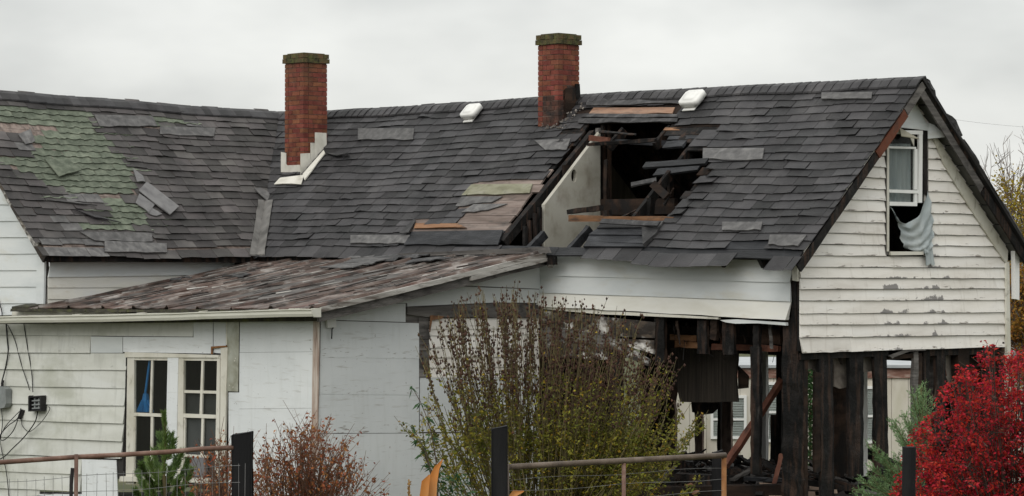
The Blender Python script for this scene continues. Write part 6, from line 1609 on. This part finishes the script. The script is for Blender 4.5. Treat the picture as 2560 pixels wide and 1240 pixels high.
# dried corn in the foreground
Yc = 16.0; b = at(1072, 1330, Yc); b.z = ground_z(Yc)
co = thing('dry_corn_stalk', b, 'dried orange corn leaf standing up at the bottom edge before the white wall', 'corn plant')
def blade(path, wid, name, fold=.35):
    mb = MB(); rows = []; n = len(path)
    for i, p in enumerate(path):
        d = (path[min(n - 1, i + 1)] - path[max(0, i - 1)]).normalized(); sd = d.cross(Vector((0, -1, 0))).normalized(); w_ = wid[i]
        rows.append([p - sd * w_ + Vector((0, -w_ * fold, 0)), p - sd * w_ * .45 + Vector((0, -w_ * fold * .2, 0)), p, p + sd * w_ * .5 + Vector((0, -w_ * fold * .3, 0)), p + sd * w_ + Vector((0, -w_ * fold * 1.2, 0))])
    A = mb.grid(rows); B = mb.grid([[p + Vector((0, .003, 0)) for p in r] for r in rows]); mb.build(name, M['corn'], co, True)
blade([at(x, y, Yc) for x, y in [(1072, 1300), (1074, 1245), (1080, 1205), (1092, 1170), (1108, 1147)]], [.040, .044, .034, .018, .001], 'leaf')
blade([at(x, y, Yc - .05) for x, y in [(1058, 1300), (1060, 1240), (1064, 1205), (1074, 1187)]], [.02, .028, .026, .004], 'leaf')
mb = MB(); mb.tube([b, at(1070, 1290, Yc + .02), at(1072, 1240, Yc + .03)], [.014, .012, .008], 6); mb.build('stalk', M['corn'], co)
mb = MB(); c = at(1023, 1245, Yc)
for k in range(90):
    p = at(1023 + R(-1.5, 1.5), R(1202, 1300), Yc); mb.beam(p, p + Vector((R(-.012, .012), R(-.012, .012), R(.004, .016))), .007, .006)
mb.tube([at(1026, 1330, Yc), at(1023, 1204, Yc)], .005, 5); mb.build('seed_head', mat('dry_seed_head', [(.16, .09, .03), (.30, .18, .06)], (20, 20, 20), rough=.8, rand=.4), co, kind='stuff')
mb = MB()
Yc2 = 18.8; b2 = at(1290, 1330, Yc2); b2.z = ground_z(Yc2)
cl = thing('dry_corn_stalk', b2, 'low withered tan leaf just behind the tall black gate post', 'corn plant')
co = cl
blade([at(x, y, Yc2) for x, y in [(1262, 1330), (1275, 1250), (1288, 1232), (1310, 1228)]], [.02, .03, .026, .004], 'leaf')

# =================================================================== BEHIND THE HOUSE
Yt = 45.0; zt0 = ground_z(Yt)
tr = thing('mobile_home', (at(2000, 900, Yt).x, Yt + 1.6, zt0), 'pale mobile home with white windows seen through the burned studs', 'mobile home')
x0, x1 = at(1640, 900, Yt).x, at(2420, 900, Yt).x; ztop = at(0, 928, Yt).z
mb = MB(); mb.box(x0, x1, Yt + .02, Yt + 3.2, zt0 + .5, ztop); body = mb.build('wall', M['trailer'], tr)
i = 0; x = x0
while x < x1 - .01:
    b_ = min(x1, x + .305); mb = MB(); mb.box(x + .004, b_ - .004, Yt - .012, Yt + .019, zt0 + .5, ztop - .01); mb.build('wall_panel', M['trailer'], body); x = b_
mb = MB(); mb.box(x0 - .1, x1 + .1, Yt - .05, Yt + .0, at(0, 945, Yt).z, at(0, 920, Yt).z); mb.build('fascia', M['rust_band'], tr)
mb = MB(); mb.box(x0 - .15, x1 + .15, Yt - .12, Yt + 3.3, at(0, 919, Yt).z, at(0, 912, Yt).z); mb.build('roof', M['trailer_roof'], tr)
mb = MB(); mb.box(x0, x1, Yt + .1, Yt + 3.1, zt0 - .05, zt0 + .5); mb.build('skirting', M['grey_wood'], tr)
def twin(px0, px1, py0, py1, rails, muls):
    a, b = at(px0, py0, Yt), at(px1, py1, Yt); fw_ = .05
    mb = MB()
    for q in ((a.x, a.x + fw_, b.z, a.z), (b.x - fw_, b.x, b.z, a.z), (a.x + fw_, b.x - fw_, a.z - fw_, a.z), (a.x + fw_, b.x - fw_, b.z, b.z + fw_)): mb.box(q[0], q[1], Yt - .06, Yt - .012, q[2], q[3])
    wn = mb.build('window', M['vinyl'], tr)
    mb = MB(); z = b.z + fw_
    while z < a.z - fw_ - .02:
        mb.hexa([(a.x + fw_, Yt - .034, z), (b.x - fw_, Yt - .034, z), (b.x - fw_, Yt - .024, z + .036), (a.x + fw_, Yt - .024, z + .036), (a.x + fw_, Yt - .035, z + .002), (b.x - fw_, Yt - .035, z + .002), (b.x - fw_, Yt - .025, z + .038), (a.x + fw_, Yt - .025, z + .038)]); z += .045
    mb.build('blind', M['blind'], wn, kind='stuff')
    mb = MB(); mb.box(a.x + fw_, b.x - fw_, Yt - .04, Yt - .036, b.z + fw_, a.z - fw_); mb.build('pane', M['glass'], wn)
    for y in rails: mb = MB(); zz = at(0, y, Yt).z; mb.box(a.x + fw_, b.x - fw_, Yt - .055, Yt - .041, zz - .02, zz + .02); mb.build('rail', M['vinyl'], wn)
    for xx in muls: mb = MB(); q = at(xx, 0, Yt).x; mb.box(q - .02, q + .02, Yt - .056, Yt - .042, b.z + fw_, a.z - fw_); mb.build('mullion', M['vinyl'], wn)
twin(1776, 1866, 988, 1097, [1048], [1822]); twin(1914, 1960, 955, 1105, [1030], []); twin(2150, 2194, 965, 1108, [1040], [])
# silver roofed shed further right
Ys = 52.0; zs = ground_z(Ys)
sd_ = thing('tin_shed', (at(2600, 900, Ys).x, Ys + 1.5, zs), 'low shed with a silver roof beyond the gable end at the right edge', 'shed')
xa_, xb_ = at(2420, 0, Ys).x, at(2780, 0, Ys).x; ze_ = at(0, 893, Ys).z
mb = MB(); mb.box(xa_ + .1, xb_ - .1, Ys + .1, Ys + 3, zs, ze_); mb.build('wall', M['trailer'], sd_)
x = xa_
while x < xb_:
    mb = MB(); b_ = x + .6
    mb.hexa([(x + .005, Ys, ze_), (b_ - .005, Ys, ze_), (b_ - .005, Ys + 3.2, ze_ + .55), (x + .005, Ys + 3.2, ze_ + .55), (x + .005, Ys, ze_ + .04), (b_ - .005, Ys, ze_ + .04), (b_ - .005, Ys + 3.2, ze_ + .59), (x + .005, Ys + 3.2, ze_ + .59)]); mb.build('roof_sheet', M['trailer_roof'], sd_); x = b_
# trees
def tree(base, h, cx, cz, rx, rz, nl, leafs, barkm, label, name, nb=26, bare=0.0, lsz=(.05, .10), ry=None):
    t = thing(name, base, label, 'tree'); wood = MB(); fl = MB(); ry = ry or rx
    top = Vector((cx, base.y, cz + rz * .6)); trunk = [base.lerp(top, k / 8) + rv() * .05 * (k > 0) for k in range(9)]
    wood.tube(trunk, [lerp(.13, .02, k / 8) for k in range(9)], 7, False)
    for k in range(nb):
        a = R(0, 2 * math.pi); ph = R(-.7, 1.0); rr_ = R(.75, 1.05)
        e = Vector((cx + rx * rr_ * math.cos(a) * math.sqrt(1 - min(.95, ph * ph)), base.y + ry * rr_ * math.sin(a) * math.sqrt(1 - min(.95, ph * ph)), cz + rz * rr_ * ph))
        s_ = trunk[random.randint(2, 7)]; pth = [p + rv() * .05 for p in bez(s_, s_.lerp(e, .5) + Vector((0, 0, .2)), e, 6)]
        wood.tube(pth, [lerp(.035, .006, i / 6) for i in range(7)], 4, False)
        for q in range(9):
            i = random.randint(2, 6); p0 = pth[i]; e2 = p0 + (Vector((R(-1, 1), R(-1, 1), R(-.3, 1))).normalized() * .8 + (e - s_).normalized() * .6) * R(.25, .7)
            tw = [p0, p0.lerp(e2, .5) + rv() * .05, e2]; wood.tube(tw, [.009, .007, .004], 3, False)
            for z in range(2):
                e3 = tw[1].lerp(e2, R(0, 1)) + Vector((R(-1, 1), R(-1, 1), R(-.2, 1))) * .25; wood.tube([tw[1], e3], [.005, .003], 3, False)
            if R(0, 1) > bare:
                for z in range(nl):
                    leafq(fl, tw[1].lerp(e2, R(-.5, 1.1)) + rv() * .14, Vector((R(-1, 1), R(-1, 1), R(-1, .4))), R(*lsz), R(lsz[0] * .6, lsz[1] * .6))
    wood.build('trunk', barkm, t)
    if fl.v: fl.build('crown', leafs, t, kind='stuff')
    return t
Yy = 54.0
b = at(2590, 0, Yy); b.z = ground_z(Yy); tree(b, 6, b.x, at(0, 590, Yy).z, 1.15, 1.35, 30, M['leaf_yellow'], M['bark_grey'], 'yellow leaved tree beyond the right end of the house', 'autumn_tree', 40)
Yy = 57.0
b = at(2530, 0, Yy); b.z = ground_z(Yy); tree(b, 7, b.x, at(0, 520, Yy).z, .85, 1.35, 0, M['leaf_yellow'], mat('pale_twig', [(.12, .09, .075), (.2, .16, .14)], (4, 4, 4), rough=.9, rand=.2), 'bare branched tree rising above the yellow tree at the right edge', 'bare_tree', 34, 1.0)
Yy = 51.0
b = at(2575, 0, Yy); b.z = ground_z(Yy); tree(b, 4, b.x, at(0, 790, Yy).z, .72, .85, 34, M['leaf_orange'], M['bark_grey'], 'lower orange leaved tree under the yellow one at the right edge', 'autumn_tree', 40)
Yg = 39.0; b = at(2026, 1250, Yg); b.z = ground_z(Yg)
hs = thing('evergreen_shrub', b, 'deep green shrub glimpsed behind the house between the charred corner posts', 'shrub')
wood, fol = MB(), MB(); wood.tube([b, at(2026, 960, Yg)], [.03, .01], 6, False)
for k in range(2600):
    y = R(900, 1330); x = 2026 + R(-1, 1) * lerp(14, 46, (y - 900) / 430); leafq(fol, at(x, y, Yg + R(-.4, .4)), Vector((R(-1, 1), R(-1, 1), R(-.5, 1))), R(.05, .09), R(.03, .05))
wood.build('trunk', M['bark'], hs); fol.build('foliage', M['hedge'], hs, kind='stuff')

# =================================================================== BURNT DEBRIS INSIDE THE OPEN CORNER
def plank(x0, y0, Y0, x1_, y1, Y1, w_, h, m, label, grp='burnt timbers in the open corner', up=(0, 0, 1), name='burnt_timber'):
    mb = MB(); mb.beam(at(x0, y0, Y0), at(x1_, y1, Y1), w_, h, up, 6, .006); tag(mb.build(name, M[m]), label, 'timber', grp)
plank(2018, 1150, 29.2, 2132, 1196, 29.0, .06, .025, 'grey_wood', 'long grey burnt lath, topmost of the pile between corner post and studs')
plank(2016, 1166, 29.0, 2120, 1206, 28.9, .07, .03, 'grey_wood', 'second grey lath lying under the topmost one between corner post and studs')
plank(2020, 1184, 28.9, 2140, 1216, 28.7, .10, .03, 'char', 'charred board sloping low behind the first gable stud')
plank(2014, 1205, 28.8, 2150, 1225, 28.7, .10, .06, 'char', 'charred timber flat at the foot of the gable studs')
plank(2090, 1160, 30.5, 2122, 1200, 30.2, .10, .10, 'char', 'lump of charred timber behind the second gable stud')
plank(2095, 1180, 30.0, 2160, 1190, 30.4, .12, .12, 'char', 'short charred beam heaped beside the tall dark sheet')
plank(1903, 1150, 29.6, 1962, 1192, 29.4, .08, .04, 'char', 'charred stub slanting down left of the corner post')
plank(1934, 1216, 29.0, 1954, 1135, 29.2, .05, .03, 'brace', 'reddish brown batten leaning upright left of the corner post', up=(0, 1, 0))
plank(1866, 1172, 30.4, 1915, 1190, 30.2, .12, .05, 'char', 'pointed charred board end below the leaning brace')
plank(1860, 1196, 29.8, 1962, 1200, 29.6, .10, .04, 'wetboard', 'wet black board lying flat left of the corner post')
plank(1830, 1200, 29.6, 1880, 1172, 29.9, .07, .03, 'grey_wood', 'grey lath tilted up below the leaning brace')
plank(1610, 1212, 29.4, 1708, 1150, 29.7, .16, .05, 'char', 'wide charred board leaning behind the gate at the shrub edge', up=(0, 1, .3))
plank(1625, 1216, 29.0, 1690, 1166, 29.2, .03, .03, 'grey_wood', 'thin grey lath along the wide leaning charred board', up=(0, 1, .3))
plank(1640, 1196, 30.0, 1830, 1205, 29.8, .2, .16, 'char', 'long charred beam lying across behind the gate end')
plank(1600, 1232, 29.0, 1960, 1226, 28.9, .2, .14, 'char_brown', 'long scorched brown beam along the floor edge behind the gate')
plank(1826, 1180, 30.1, 1850, 1196, 30.0, .2, .14, 'char', 'small black block on the long beam behind the gate end')
plank(2170, 1130, 31.2, 2260, 1180, 30.8, .12, .12, 'char', 'charred beam sloping down behind the juniper')
plank(2095, 1212, 28.8, 2200, 1236, 28.6, .05, .025, 'grey_wood', 'grey lath fallen low before the third gable stud')
mb = MB(); pts = [at(1898, 1206, 29.4), at(1975, 1212, 29.8), at(2058, 1213, 29.6), at(2062, 1262, 28.4), at(1940, 1262, 28.4)]
mb.prism(pts, (0, .004, -.012)); tag(mb.build('fallen_sheet', M['tanpanel']), 'tan fallen wall sheet lying at the foot of the corner post', 'wall sheet')
for k, (x, y, Y, s_) in enumerate([(1715, 1216, 29.0, .05), (1648, 1222, 28.9, .04), (1730, 1232, 28.8, .05), (2075, 1232, 28.6, .05)]):
    mb = MB(); p = at(x, y, Y); mb.beam(p, p + Vector((s_ * 1.6, .03, s_ * .3)), s_, s_ * .7, (0, 0, 1), 2, .008)
    tag(mb.build('rubble_lump', M['tanpanel'] if k % 2 else M['deck_orange']), ['orange lump of burnt wood on the beam behind the gate', 'small tan lump of rubble at the left behind the gate', 'orange splinter of wood low behind the gate near its free end', 'small tan lump of rubble at the foot of the gable studs'][k], 'rubble', 'rubble lumps on the floor')
mb = MB(L)
for k in range(420):      # charcoal and ash litter on the floor
    s_, t = R(.15, 6.5), R(-3.7, -.1); r_ = R(.02, .08); z = .23
    mb.beam((s_, t, z), (s_ + R(-.25, .25), t + R(-.25, .25), z + R(0, .10)), r_, r_ * .6, (0, 0, 1), 1, .008)
lit = mb.build('charcoal_litter', M['char'], None, kind='stuff'); tag(lit, 'litter of charred sticks and ash on the burnt floor', 'debris')
